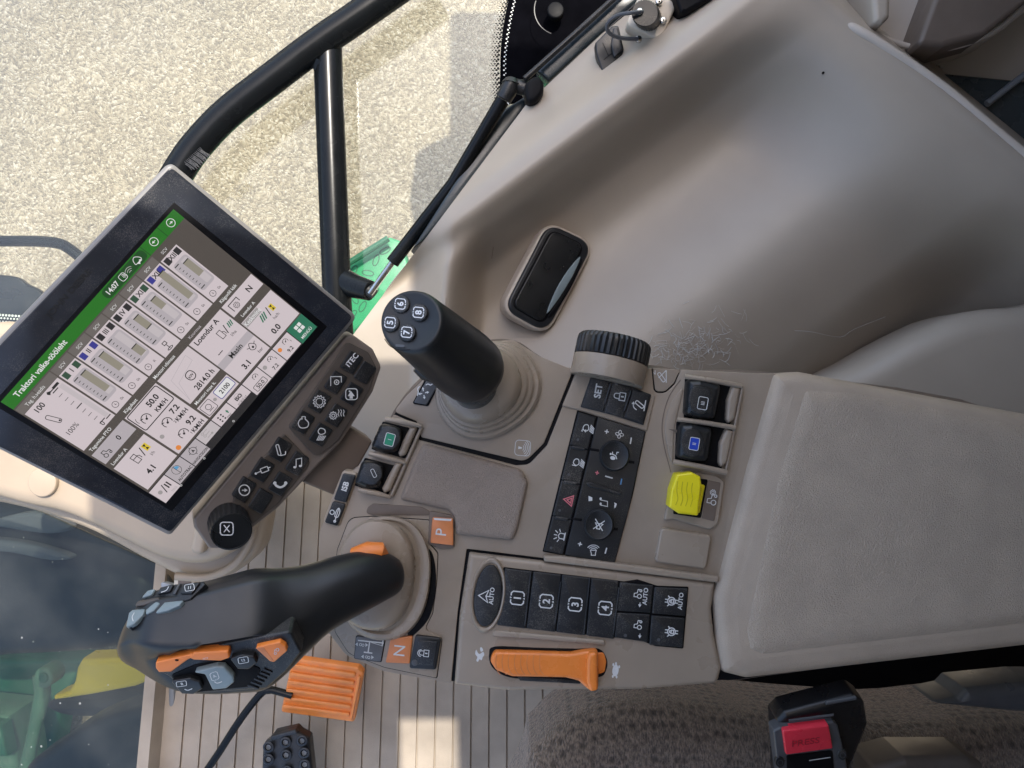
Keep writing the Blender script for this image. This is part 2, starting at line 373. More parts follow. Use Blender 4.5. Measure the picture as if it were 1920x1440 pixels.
m_seat, N, L, b = nodes_mat('seat_fabric')
tc = N.new('ShaderNodeTexCoord')
mp = N.new('ShaderNodeMapping'); mp.inputs['Scale'].default_value = (620, 210, 300); mp.inputs['Rotation'].default_value = (0, 0, R(8)); L.new(tc.outputs['Object'], mp.inputs[0])
n1 = N.new('ShaderNodeTexNoise'); n1.inputs['Scale'].default_value = 1; n1.inputs['Detail'].default_value = 3; L.new(mp.outputs[0], n1.inputs[0])
v1 = N.new('ShaderNodeTexVoronoi'); v1.inputs['Scale'].default_value = 90; v1.inputs['Randomness'].default_value = .35; L.new(tc.outputs['Object'], v1.inputs[0])
r1 = N.new('ShaderNodeMapRange'); r1.inputs[1].default_value = .12; r1.inputs[2].default_value = .5; r1.inputs[3].default_value = .35; r1.inputs[4].default_value = 1; L.new(v1.outputs['Distance'], r1.inputs[0])
r2 = N.new('ShaderNodeMapRange'); r2.inputs[1].default_value = .3; r2.inputs[2].default_value = .7; r2.inputs[3].default_value = .35; r2.inputs[4].default_value = 1.6; L.new(n1.outputs[0], r2.inputs[0])
mu = N.new('ShaderNodeMath'); mu.operation = 'MULTIPLY'; L.new(r1.outputs[0], mu.inputs[0]); L.new(r2.outputs[0], mu.inputs[1])
mx = N.new('ShaderNodeMix'); mx.data_type = 'RGBA'; mx.blend_type = 'MULTIPLY'; mx.inputs[0].default_value = 1; mx.inputs[6].default_value = (.165, .12, .088, 1); L.new(mu.outputs[0], mx.inputs[7])
L.new(mx.outputs[2], b.inputs['Base Color']); b.inputs['Roughness'].default_value = .95; b.inputs['Sheen Weight'].default_value = .3
bp = N.new('ShaderNodeBump'); bp.inputs['Strength'].default_value = .8; bp.inputs['Distance'].default_value = .0015; L.new(mu.outputs[0], bp.inputs['Height']); L.new(bp.outputs[0], b.inputs['Normal'])

def glass(name, tint, ref=.06, dirt=.12, ds=.55):
    m = bpy.data.materials.new(name); m.use_nodes = True; N = m.node_tree.nodes; L = m.node_tree.links
    N.remove(N['Principled BSDF']); o = N['Material Output']
    t = N.new('ShaderNodeBsdfTransparent'); t.inputs[0].default_value = (*tint, 1)
    g = N.new('ShaderNodeBsdfGlossy'); g.inputs['Roughness'].default_value = .03
    d = N.new('ShaderNodeBsdfDiffuse'); d.inputs[0].default_value = (.55, .56, .55, 1)
    fr = N.new('ShaderNodeFresnel'); fr.inputs[0].default_value = 1.45
    m1 = N.new('ShaderNodeMixShader'); L.new(fr.outputs[0], m1.inputs[0]); L.new(t.outputs[0], m1.inputs[1]); L.new(g.outputs[0], m1.inputs[2])
    tc = N.new('ShaderNodeTexCoord'); nz = N.new('ShaderNodeTexNoise'); nz.inputs['Scale'].default_value = 6; nz.inputs['Detail'].default_value = 8; L.new(tc.outputs['Object'], nz.inputs[0])
    vo = N.new('ShaderNodeTexVoronoi'); vo.inputs['Scale'].default_value = 62; L.new(tc.outputs['Object'], vo.inputs[0])
    sp = N.new('ShaderNodeSeparateColor'); L.new(vo.outputs['Color'], sp.inputs[0])
    sz = N.new('ShaderNodeMapRange'); sz.inputs[1].default_value = .80; sz.inputs[2].default_value = 1; sz.inputs[3].default_value = 0; sz.inputs[4].default_value = .13; L.new(sp.outputs[0], sz.inputs[0])
    lt = N.new('ShaderNodeMath'); lt.operation = 'LESS_THAN'; L.new(vo.outputs['Distance'], lt.inputs[0]); L.new(sz.outputs[0], lt.inputs[1])
    sm = N.new('ShaderNodeMath'); sm.operation = 'MULTIPLY'; L.new(lt.outputs[0], sm.inputs[0]); sm.inputs[1].default_value = ds
    rr = N.new('ShaderNodeMapRange'); rr.inputs[1].default_value = .4; rr.inputs[2].default_value = .75; rr.inputs[4].default_value = dirt; L.new(nz.outputs[0], rr.inputs[0])
    mxx = N.new('ShaderNodeMath'); mxx.operation = 'MAXIMUM'; L.new(sm.outputs[0], mxx.inputs[0]); L.new(rr.outputs[0], mxx.inputs[1])
    m2 = N.new('ShaderNodeMixShader'); L.new(mxx.outputs[0], m2.inputs[0]); L.new(m1.outputs[0], m2.inputs[1]); L.new(d.outputs[0], m2.inputs[2])
    L.new(m2.outputs[0], o.inputs[0]); return m
m_glass = glass('door_glass', (.93, .96, .94), dirt=.03, ds=.0)
m_wind = glass('windscreen_glass', (.55, .58, .55), dirt=.045, ds=.30)
EMS = .30
def E(name, col, k=1.0):
    m, N, L, b = nodes_mat(name); b.inputs['Base Color'].default_value = (.01, .01, .01, 1)
    b.inputs['Emission Color'].default_value = (*col, 1); b.inputs['Emission Strength'].default_value = EMS * k
    b.inputs['Roughness'].default_value = .22
    return m
e_bg = E('display_dark', (.10, .085, .075)); e_card = E('display_card', (.72, .63, .66)); e_card2 = E('display_card_grey', (.52, .47, .50))
e_grn = E('display_green', (.02, .19, .015)); e_grnd = E('display_green_dark', (.012, .08, .015)); e_wht = E('display_white', (.85, .84, .84))
e_txt = E('display_text', (.02, .02, .02)); e_blk = E('display_black', (.03, .028, .03)); e_blue = E('display_blue', (.05, .05, .30))
e_gd = E('display_deep_green', (.04, .09, .055)); e_bar = E('display_bar', (.33, .30, .24)); e_trk = E('display_track', (.62, .56, .58))
e_or = E('display_orange', (.85, .28, .06)); e_gry = E('display_grey', (.40, .37, .37)); e_teal = E('display_teal', (.03, .19, .11))
e_yel = E('display_yellow', (.8, .6, .05)); e_sky = E('display_sky_blue', (.12, .38, .65)); e_hd = E('display_header', (.17, .15, .14))

# ============================================================ SETTING
g = MB(); s0 = flat(-1.95)
g.add([(-60, -60, -1.95), (60, -60, -1.95), (60, 60, -1.95), (-60, 60, -1.95)], [[0, 1, 2, 3]], m_ground)
struct(g.build('ground'))

# cab roof (above the frame): keeps direct sun off the console; hatch and edge notch shaped to drop sun patches
m_roof = M('roof_lining', (.42, .40, .37), .8, .05, 10)
g = MB(); zr = 1.15
def boxp(mb, x0, x1, y0, y1, z0, z1, mat):
    V = [(x, y, z) for z in (z0, z1) for x, y in ((x0, y0), (x1, y0), (x1, y1), (x0, y1))]
    mb.add(V, [[3, 2, 1, 0], [4, 5, 6, 7], [0, 1, 5, 4], [1, 2, 6, 5], [2, 3, 7, 6], [3, 0, 4, 7]], mat)
ROOF_L, ROOF_T = -.25, .56
boxp(g, ROOF_L, .165, -1.25, ROOF_T, zr, zr + .06, m_roof)
boxp(g, .165, .27, .17, .98, zr, zr + .06, m_roof)
boxp(g, .165, .27, -1.25, -.12, zr, zr + .06, m_roof)
boxp(g, .27, 1.3, -1.25, .98, zr, zr + .06, m_roof)
struct(g.build('cab_roof'))
g = MB(); boxp(g, .80, .84, -1.25, .80, -.7, zr, m_taupe_d); boxp(g, .42, .80, .76, .80, -.7, zr, m_taupe_d); boxp(g, .05, .80, -.98, -.94, -.7, zr, m_taupe_d); struct(g.build('light_block_walls'))  # unseen walls added to block light from the right and lower right

# floor mat: raised strips with real grooves, as one folded sheet
fs = tri((300, 1000, -.66), (1200, 1000, -.66), (700, 1440, -.58))
g = MB(); pr = []
def gx(i): return i
A = fs.ab(455, 880); B_ = fs.ab(1230, 1560)
a0 = fs.ab(322, 1250)[0]; a1 = fs.ab(1330, 1250)[0]; b0 = fs.ab(600, 700)[1]; b1 = fs.ab(700, 1700)[1]
pitch = .0295; a = a0
xs = [(a0 - .03, .03), (a0 - .012, .03), (a0 - .006, .0)]
while a < a1:
    xs += [(a, 0), (a + pitch * .90, 0.0005), (a + pitch * .915, -.004), (a + pitch * .985, -.004)]; a += pitch
rows = []
for (bb) in (b0, b1): rows.append([fs.w(x, bb, h) for x, h in xs])
g.rings(rows, m_floor, False, False, smooth=False, closed=False)
g.f = [f[::-1] for f in g.f]
for k, f in enumerate(g.f):
    if 0 < (xs[(f[0]) % len(xs)][1] if 0 else 0): pass
g.slab(Surf(fs.O - fs.N * .03, fs.N), [(330, 900), (1500, 650), (1500, 1700), (330, 1700)], m_taupe_d, top=.0, thick=.02)
struct(g.build('floor_mat'))

g = MB(); V2 = [(.135, 1.9), (.135, 1.50), (.02, 1.44), (.0, 1.30), (.03, 1.12), (.06, .9), (.10, .55), (.9, .55), (.9, 1.9)]  # unseen slab, outline toothed to cast the shadow on the gravel
g.rings([[(x, y, z) for x, y in V2[::-1]][::-1] for z in (-.30, -.24)], m_grn); g.build('x')
bpy.data.objects['x'].name = 'fender_shadow_caster'; tag(bpy.data.objects['fender_shadow_caster'], 'unseen green fender slab shaped to cast the gravel shadow, above the view', 'fender')
# footwell wall / lower side of the cab (right of the floor, under seat)
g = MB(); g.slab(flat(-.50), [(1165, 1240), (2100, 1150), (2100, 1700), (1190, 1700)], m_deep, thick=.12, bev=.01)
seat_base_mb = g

# ============================================================ OUTSIDE: machinery seen through the windscreen
w = flat(-1.05)
g = MB(); g.slab(w, cr([(-300, 900), (0, 955), (120, 985), (250, 1040), (305, 1110), (318, 1190), (180, 1226), (0, 1238), (-300, 1250)], 5), m_hood, thick=.10, bev=.05, seg=6)
g.slab(flat(-1.0), cr([(-40, 985), (60, 960), (130, 988), (90, 1002), (0, 990)], 4), m_gry, thick=.03, bev=.01)
g.slab(flat(-1.0), cr([(-60, 1010), (40, 1018), (130, 1045), (90, 1052), (20, 1038), (-60, 1030)], 4), m_gry, thick=.03, bev=.01)
tag(g.build('engine_hood'), 'dusty dark engine hood seen through the windscreen at lower left', 'engine hood')
root = thing('front_wheel', 'yellow wheel rim with dark tyre beyond the windscreen', 'wheel', P(190, 1270, -1.5))
def arcband(surf, c, r0, r1, a0, a1, n=24):
    return ell(c[0], c[1], r1[0], r1[1], n=n, a0=a0, a1=a1) + ell(c[0], c[1], r0[0], r0[1], n=n, a0=a0, a1=a1)[::-1]
g = MB(); g.slab(flat(-1.35), [(150, 1238), (290, 1232), (320, 1262), (250, 1290), (170, 1305), (98, 1316), (96, 1308), (125, 1298), (136, 1280), (140, 1255)], m_whl, thick=.08, bev=.02, seg=5)
g.build('rim', root)
g = MB(); g.slab(flat(-1.45), cr([(90, 1318), (250, 1295), (330, 1255), (350, 1330), (200, 1348), (110, 1345)], 5), m_tyre, thick=.2, bev=.03, seg=5); g.build('tyre', root)
root = thing('axle_link', 'green steel axle link with round pivot beyond the windscreen', 'axle link', P(80, 1290, -1.4))
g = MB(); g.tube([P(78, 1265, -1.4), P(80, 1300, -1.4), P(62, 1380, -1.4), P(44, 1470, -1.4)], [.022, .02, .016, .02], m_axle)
g.build('arm', root)
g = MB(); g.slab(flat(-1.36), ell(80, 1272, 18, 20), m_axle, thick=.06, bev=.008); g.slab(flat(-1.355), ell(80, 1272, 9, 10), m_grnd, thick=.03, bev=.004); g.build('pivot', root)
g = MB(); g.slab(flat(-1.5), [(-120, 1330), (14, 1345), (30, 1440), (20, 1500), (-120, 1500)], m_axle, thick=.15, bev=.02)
g.slab(flat(-1.46), [(-60, 1352), (0, 1362), (12, 1420), (-60, 1420)], m_grnd, thick=.05, bev=.01)
tag(g.build('axle_housing'), 'green axle housing at the lower left corner beyond the windscreen', 'axle housing')
g = MB(); g.slab(flat(-1.75), [(-200, 1238), (160, 1238), (110, 1330), (90, 1440), (60, 1600), (-200, 1600)], m_grnd, thick=.1, bev=.03)
tag(g.build('chassis_plate'), 'dark green chassis plate behind the axle link', 'chassis plate')
g = MB()
rs = []
for i in range(13):
    t = i / 12; a = math.pi / 2 * t
    rs.append([p for p in [P(x, y, -.95 - .0 * t) for x, y in cr([(20, 1460), (70, 1420), (140, 1372), (225, 1342), (312, 1336), (330, 1500), (200, 1600), (0, 1600)], 5)]])
g.slab(flat(-.98), cr([(30, 1460), (80, 1415), (150, 1368), (230, 1340), (318, 1334), (330, 1500), (200, 1600), (0, 1600)], 5), m_hood, thick=.12, bev=.04, seg=6)
tag(g.build('wheel_fender'), 'dark grey rounded fender below the yellow wheel', 'fender')
# windscreen
root = thing('windscreen', 'dusty windscreen glass in front of the dark hood, lower left', 'windscreen', P(150, 1200, -.62))
g = MB(); g.slab(flat(-.62), [(-250, 860), (0, 925), (300, 1060), (345, 1120), (322, 1270), (318, 1700), (-250, 1700)], m_wind, thick=.005, bev=.001, seg=1); g.build('pane', root)
g = MB(); g.slab(flat(-.60), [(315, 1285), (327, 1285), (325, 1700), (311, 1700)], m_gry, thick=.03, bev=.004)
g.slab(flat(-.61), rp([(300, 1090), (335, 1100), (330, 1175), (318, 1180)], 5), M('seal_grey', (.33, .36, .40), .5), thick=.01, bev=.002)
g.build('frame', root)

# ============================================================ door side: sill, handrail, strut, step, glass
root = thing('entry_step', 'green entry step plate with pressed grip pattern outside the door', 'step', P(700, 520, -1.2))
stp = flat(-1.2); g = MB()
g.slab(stp, rp([(560, 850), (600, 640), (648, 500), (730, 444), (752, 452), (800, 600), (760, 860)], 8), m_grn, thick=.05, bev=.006)
for (x, y, a) in ((663, 508, 60), (690, 512, -10), (705, 488, 70), (722, 470, 30), (680, 575, 60), (700, 545, 20), (665, 560, 120), (660, 590, 40), (640, 640, 70), (672, 640, 10), (690, 790, 50), (670, 760, 120), (655, 720, 30)):
    g.stroke(stp, ell(x, y, 11, 5, rot=-a, n=12), 2.2, m_grnd, .0006, True)
g.build('plate', root)
g = MB(); g.tube([P(585, 640, -1.17), P(648, 497, -1.17), P(728, 447, -1.17)], .008, m_grnd); g.build('edge_bar', root)
hz = -.30
root = thing('handrail', 'black curved tube handrail with a straight post, outside the door', 'handrail', P(620, 300, hz))
g = MB(); pts = cr([(285, 410), (343, 309), (382, 258), (432, 208), (512, 146), (594, 84), (661, 38), (715, 0), (810, -66)], 8, False)
g.tube([P(x, y, hz) for x, y in pts], .0195, m_met, 24)
for i in range(26):   # torn grip tape on the tube
    t = i / 25; x = 352 + t * 30; y = 312 - t * 28
    g.stroke(tri((350, 310, hz + .021), (390, 330, hz + .018), (385, 280, hz + .021)), [(x - 6, y - 9 + 6 * (i % 2)), (x + 8 + 4 * (i % 3), y + 7)], 1.3, m_key if i % 2 else m_bkl)
g.build('rail', root)
g = MB(); g.tube([P(614, 85, hz - .01), P(622, 300, hz - .01), P(632, 560, hz - .01), P(640, 700, hz - .02)], .0185, m_met, 20); g.tube([P(604, 110, hz - .004), P(600, 130, hz - .01)], .014, m_met); g.build('post', root)
g = MB(); g.tube([P(645, 528, hz - .01), P(665, 537, hz), P(694, 545, hz + .01)], [.017, .0155, .013], m_met, 16); g.tube([P(690, 543, hz + .01), P(702, 553, hz + .01)], [.009, .007], m_key); g.build('bracket', root)
root = thing('gas_strut', 'black gas strut running diagonally beside the cab panel', 'gas strut', P(850, 330, -.24))
g = MB(); g.tube([P(942, 188, -.20), P(850, 345, -.225), P(736, 492, -.245)], .0082, m_met, 20); g.build('cylinder', root)
g = MB(); g.tube([P(737, 490, -.245), P(694, 550, -.26)], .0038, m_chr, 12); g.build('rod', root)
g = MB(); g.tube([P(944, 186, -.197), P(952, 172, -.195), P(958, 158, -.195)], [.0095, .010, .0098], m_key, 18); g.tube([P(958, 158, -.195), P(960, 148, -.195)], [.011, .007], m_key, 18)
g.tube([P(962, 160, -.197), P(985, 165, -.2), P(998, 178, -.2)], [.008, .009, .011], m_key, 16); g.build('end_fitting', root)
# far left rail and round lamp
root = thing('mirror_arm', 'thin black mirror arm entering from the left edge', 'mirror arm', P(60, 455, -.5))
g = MB(); g.tube([P(x, y, -.5) for x, y in cr([(-120, 452), (0, 452), (95, 454), (135, 470), (190, 520), (240, 560)], 5, False)], .0085, m_met, 14); g.build('tube', root)
root = thing('corner_glass', 'dark rounded corner glass with dotted frit behind the display', 'window', P(0, 560, -.45))
cg = flat(-.45); g = MB(); g.slab(cg, cr([(-200, 520), (0, 515), (50, 532), (90, 565), (160, 700), (-200, 760)], 6), m_bkl, thick=.01, bev=.003)
for i in range(34):
    for j in range(5): g.fill(cg, ell(-6 + i * 6 + (j % 2) * 3, 590 + j * 6 + i * .4, 2.4 - j * .42, n=8), m_lt, .0006)
g.build('glass', root)
# beige sill under the door
g = MB(); g.slab(flat(-.28), cr([(905, 300), (870, 372), (800, 446), (738, 515), (700, 572), (668, 625), (640, 700), (650, 800), (700, 900), (900, 1000), (1100, 800), (1000, 400)], 5), m_sill, thick=.10, bev=.02, seg=6)
tag(g.build('door_sill'), 'pale beige door sill panel behind the joystick, lit from outside', 'door sill')

# door glass pane, inclined from the sill outwards
root = thing('door_window', 'clear door glass in front of the gravel with black frit border at the top', 'window', P(900, 60, -.2))
gs = tri((640, 700, -.35), (1000, 180, -.35), (200, 100, -.36))
g = MB(); g.slab(gs, [(640, 700), (800, 446), (985, 198), (1200, 0), (1200, -300), (-400, -300), (-300, 700), (300, 800)], m_glass, thick=.004, bev=.001, seg=1); g.build('pane', root)
fz = flat(-.262); g = MB()
g.slab(fz, cr([(960, -80), (952, 0), (942, 60), (938, 120), (944, 190), (1000, 170), (1080, 60), (1180, -20), (1200, -100)], 5), m_frit, thick=.004, bev=.0008)
g.build('frit_band', root)
g = MB(); ed = cr([(962, -20), (952, 20), (943, 70), (938, 120), (941, 170), (946, 192)], 12, False)
for r_ in range(7):
    n = 0
    for k, (x, y) in enumerate(ed[::2]):
        xx = x - 4.0 - r_ * 3.1 + (2 if r_ < 0 else 0); yy = y + (3.2 if r_ % 2 else 0)
        if r_ < 2: g.fill(fz, ell(xx + 14, yy, 1.2 + .4 * r_, n=7), m_lt, .0006)
        g.fill(fz, ell(xx, yy, 2.5 - r_ * .34, n=7), m_deep, .0003)
g.build('frit_dots', root)
g = MB(); g.slab(flat(-.24), ell(1042, 18, 16, n=24), m_deep, thick=.01, bev=.002); g.stroke(flat(-.239), ell(1050, 18, 48, n=24, a0=110, a1=200), 1.5, m_key, .0005); g.build('hinge_cap', root)
# pillar strips
root = thing('window_pillar', 'blue black pillar trim strips between the frit and the beige panel', 'pillar', P(1080, 90, -.2))
g = MB(); g.slab(flat(-.20), [(1006, 132), (1030, 152), (1110, 78), (1214, -15), (1240, -60), (1180, -40), (1120, 20)], m_trim, thick=.03, bev=.004)
g.slab(flat(-.215), [(946, 204), (984, 180), (987, 200), (935, 268), (892, 334), (800, 446), (770, 470), (850, 345)], m_trim, thick=.03, bev=.003)
g.build('trim_strip', root)
g = MB(); g.tube([P(984, 148, -.19), P(1080, 62, -.19), P(1170, -20, -.19)], .0035, m_key); g.tube([P(1031, 156, -.2), P(1112, 80, -.2), P(1216, -14, -.2)], .0014, m_key); g.tube([P(987, 202, -.21), P(936, 270, -.21), P(893, 337, -.215), P(802, 447, -.22)], .0014, m_key); g.build('seal', root)
g = MB(); g.slab(flat(-.17), cr([(984, 158), (1002, 142), (1018, 150), (1018, 172), (1004, 190), (988, 188)], 5), m_deep, thick=.03, bev=.005); g.build('hinge_block', root)

# ============================================================ cab side panel (moulded height field)
def sst(a, b, x):
    t = max(0, min(1, (x - a) / (b - a))); return t * t * (3 - 2 * t)
def lerp_tab(tab, x):            # monotone cubic through the table
    n = len(tab)
    if x <= tab[0][0]: return tab[0][1]
    if x >= tab[-1][0]: return tab[-1][1]
    i = next(k for k in range(n - 1) if x <= tab[k + 1][0])
    sl = [(tab[k + 1][1] - tab[k][1]) / (tab[k + 1][0] - tab[k][0]) for k in range(n - 1)]
    def m(k):
        if k == 0: return sl[0]
        if k == n - 1: return sl[-1]
        return 0 if sl[k - 1] * sl[k] <= 0 else 2 * sl[k - 1] * sl[k] / (sl[k - 1] + sl[k])
    h = tab[i + 1][0] - tab[i][0]; t = (x - tab[i][0]) / h
    return (2*t**3 - 3*t*t + 1) * tab[i][1] + (t**3 - 2*t*t + t) * h * m(i) + (-2*t**3 + 3*t*t) * tab[i + 1][1] + (t**3 - t*t) * h * m(i + 1)
PROF = [(-400, -.20), (-70, -.045), (-20, -.006), (6, 0), (40, -.016), (120, -.090), (180, -.104), (420, -.058), (560, -.085), (700, -.175), (900, -.19)]
def hz_panel(x, y):
    t = (x - 900) * .6 + (y - 375) * .8
    q = (x - 1640) * .63 - (y - 78) * .78
    wl = sst(830, 915, x + (y - 500) * .06)
    z = lerp_tab(PROF, t)
    tp = sst(0, 60, t)
    z = z * (1 - tp * (1 - wl)) - .004 * tp * (1 - wl)
    z -= (1 - sst(765, 850, x)) * .05 * sst(-40, 40, t)
    k = sst(-330, -15, q) * sst(-60, 40, t)
    z = z * (1 - k * .93)
    z -= sst(10, 48, q) * .13 * sst(-60, 20, t)
    z += .002 * math.exp(-((q) / 14) ** 2) * sst(-60, 20, t)
    return -.13 + z
g = MB(); X0, X1, Y0, Y1, ST = 640, 2200, -260, 980, 5
nx = (X1 - X0) // ST + 1; ny = (Y1 - Y0) // ST + 1
V = []; 
for j in range(ny):
    for i in range(nx):
        x = X0 + i * ST; y = Y0 + j * ST
        for _ in range(1): z = hz_panel(x, y)
        V.append(P(x, y, z))
Fc = []; 
for j in range(ny - 1):
    for i in range(nx - 1):
        x = X0 + i * ST; y = Y0 + j * ST
        if (x + 9 - 800) * (-246) - (y + 9 - 444) * 185 > 60 * 300: continue
        Fc.append([j*nx + i, (j+1)*nx + i, (j+1)*nx + i + 1, j*nx + i + 1])
g.add(V, Fc, m_pan, True)
g.mi(m_rim)
cnt = 0
for k in range(len(g.f)):
    j, i = divmod(g.f[k][0], nx); x = X0 + i * ST; y = Y0 + j * ST
ro = g.build('side_panel', loc=P(1300, 300, -.13))
# trim the sheet to the window line
import bmesh
bm = bmesh.new(); bm.from_mesh(ro.data)
def cut(x0, y0, x1, y1):
    a = P(x0, y0, -.3); b_ = P(x1, y1, -.3); n = (a - CAM).cross(b_ - CAM).normalized()
    mid = P(1300, 450, -.13)
    if n.dot(mid - CAM) < 0: n = -n
    gm = bm.verts[:] + bm.edges[:] + bm.faces[:]
    bmesh.ops.bisect_plane(bm, geom=gm, plane_co=CAM - ro.location, plane_no=n, clear_inner=True)
cut(740, 524, 985, 198); cut(985, 198, 1196, 0)
bm.to_mesh(ro.data); bm.free()
tag(ro, 'large smooth moulded beige cab side panel right of the console', 'cab panel')
PAN = lambda x, y: -.13 + 0 and 0
g = MB(); lp_ = cr([(1520, 26), (1575, 42), (1640, 76), (1760, 158), (1860, 240), (1960, 322), (2100, 440)], 8, False)
g.tube([P(x, y, -.137 - .010 * (1 - min(1, k / 14))) for k, (x, y) in enumerate(lp_)], [.0052 * min(1, .1 + k / 12) for k in range(len(lp_))], m_rim, 16); g.build('lip', ro)
# scuffed patch on the panel
g = MB(); rnd = random.Random(3)
for i in range(230):
    x = rnd.gauss(1300, 45); y = rnd.gauss(652, 22) + (x - 1300) * -.15
    if y > 694: continue
    a = rnd.uniform(0, math.pi); l = rnd.uniform(4, 15); c_ = rnd.uniform(-6, 6)
    pts = [(x - l*math.cos(a), y - l*math.sin(a)), (x + c_ * math.sin(a)*.6, y - c_*math.cos(a)*.6), (x + l*math.cos(a)*.7, y + l*math.sin(a)*.7)]
    pp = [P(px, py, hz_panel(px, py) + .0012) for px, py in cr(pts, 3, False)]
    g.tube(pp, [.00004] + [rnd.uniform(.00010, .00026)] * (len(pp) - 2) + [.00004], m_lt if i % 3 else m_rim, 4)
g.build('scuff_marks', ro); g = MB()
for pts in ([(1490, 620), (1520, 622), (1575, 632), (1600, 618), (1660, 594)], [(925, 463), (922, 485)], [(1280, 570), (1292, 565)]):
    pp = [P(px, py, hz_panel(px, py) + .0008) for px, py in cr(pts, 4, False)]; g.tube(pp, .00022, m_lt if pts[0][0] > 1000 else m_taupe_d, 4); g.build('scratch', ro); g = MB()

g = MB(); pp = hz_panel(1544, 135); g.slab(flat(pp + .001), ell(1544, 136, 2.2, n=8), m_deep, thick=.002, bev=.0003); g.build('hole', ro)
# second moulding, lower right
g = MB(); rs = []
out = cr([(1530, 745), (1640, 672), (1740, 618), (1820, 585), (1920, 573), (2100, 580), (2200, 900), (1600, 900)], 6)
g.slab(flat(-.175), out, m_pan, thick=.1, bev=.03, seg=6)
tag(g.build('wheel_arch_cover'), 'dim beige wheel arch cover behind the armrest, right edge', 'cover')

# flip cover in the panel
def panel_z(x, y): return hz_panel(x, y)
hs = tri((1030, 420, panel_z(1030, 420) + .011), (1110, 462, panel_z(1110, 462) + .010), (1024, 624, panel_z(1024, 624) + .009))
root = thing('compartment_latch', 'black rounded rectangular flip latch set in the moulded side panel', 'latch', P(1028, 520, -.2))
o4 = [(1028, 418), (1113, 458), (1024, 624), (944, 580)]
g = MB(); g.slab(hs, rp([(1026, 412), (1119, 456), (1027, 631), (937, 582)], 34, 10), m_rim, top=-.001, thick=.02, bev=.003); g.build('surround', root)
g = MB(); g.slab(hs, rp(o4, 30, 10), m_blk, top=.002, thick=.02, bev=.003, seg=4); g.build('bezel', root)
g = MB(); g.slab(hs, rp([(1032, 430), (1096, 460), (1018, 610), (956, 574)], 18, 8), m_deep, top=.0023, thick=.004, bev=.0003)
g.slab(hs, rp([(1034, 433), (1093, 461), (1060, 515), (1015, 605), (960, 573)], 15, 8), m_knob, top=.0036, thick=.004, bev=.0012)
g.slab(hs, cr([(1086, 482), (1062, 508), (1038, 548), (1023, 588), (1044, 562), (1070, 520)], 5), m_gryk, top=.0046, thick=.002, bev=.0008)  # paler crescent: the lip's highlight put into the colour
g.slab(hs, cr([(1088, 486), (1076, 514), (1050, 560), (1026, 592), (1036, 590), (1066, 544), (1086, 502)], 5), m_deep, top=.0040, thick=.002, bev=.0004); g.build('flap', root)

# power socket with tethered cap, switch flap
root = thing('power_socket', 'round black socket cap on a rubber strap with steel screws, top edge', 'socket', P(1212, 30, -.15))
ss = flat(-.155)
g = MB(); g.slab(ss, rrect(1222, 25, 72, 78, 25, 14), m_sill, thick=.02, bev=.003); g.build('mounting_plate', root)
g = MB(); rgs = []
for (d, z_, r_) in ((0, -.155, 26), (0, -.128, 26), (2, -.126, 24)):
    rgs.append([P(x, y, z_) for x, y in [(px * 1.0, py) for px, py in ell(1215 - (z_ + .155) * 200, 33 - (z_ + .155) * 300, r_, r_, n=64)]])
for k, r_ in enumerate(rgs):
    if k < 2:
        c_ = sum(r_, Vector()) / len(r_); rgs[k] = [c_ + (p - c_) * (1.0 if i % 2 else .95) for i, p in enumerate(r_)]
g.rings(rgs[::1], m_knob); g.build('cap', root)
g = MB(); st = [P(1205, 22, -.124), P(1185, 24, -.12), P(1160, 28, -.125), P(1142, 40, -.13), P(1138, 54, -.135), P(1148, 66, -.14), P(1170, 72, -.145), P(1196, 73, -.148)]
g.tube(cr([tuple(p) for p in st], 5, False), .0022, m_bplate, 8); g.build('strap', root)
for (x, y, z_) in ((1200, 20, -.122), (1198, 72, -.150), (1244, 37, -.150), (1236, 2, -.150)):
    g = MB(); g.slab(flat(z_), ell(x, y, 6.5, n=18), m_chr, thick=.004, bev=.0015); g.slab(flat(z_ + .0002), ell(x, y, 2.2, n=6), m_key, thick=.0004, bev=.0001); g.build('screw', root)
root = thing('switch_cover', 'small black hinged cover with a pressed T mark beside the window pillar', 'cover', P(1143, 92, -.16))
g = MB(); g.slab(flat(-.165), rp([(1148, 48), (1160, 48), (1170, 92), (1166, 104), (1130, 136), (1118, 100), (1116, 80)], 4), m_knob, thick=.012, bev=.0015)
g.slab(flat(-.161), rp([(1150, 52), (1158, 52), (1167, 92), (1152, 108), (1146, 84)], 3), m_blk, thick=.005, bev=.001)
g.stroke(flat(-.1647), [(1132, 112), (1150, 98)], 1.2, m_deep); g.stroke(flat(-.1647), [(1141, 105), (1130, 80)], 1.2, m_deep); g.build('lid', root)
g = MB(); g.slab(flat(-.14), rp([(1262, -20), (1276, 24), (1290, 22), (1345, -10), (1360, -40)], 5), m_deep, thick=.03, bev=.004)
tag(g.build('dash_switch'), 'black switch block cut off by the top edge beside the socket', 'switch')

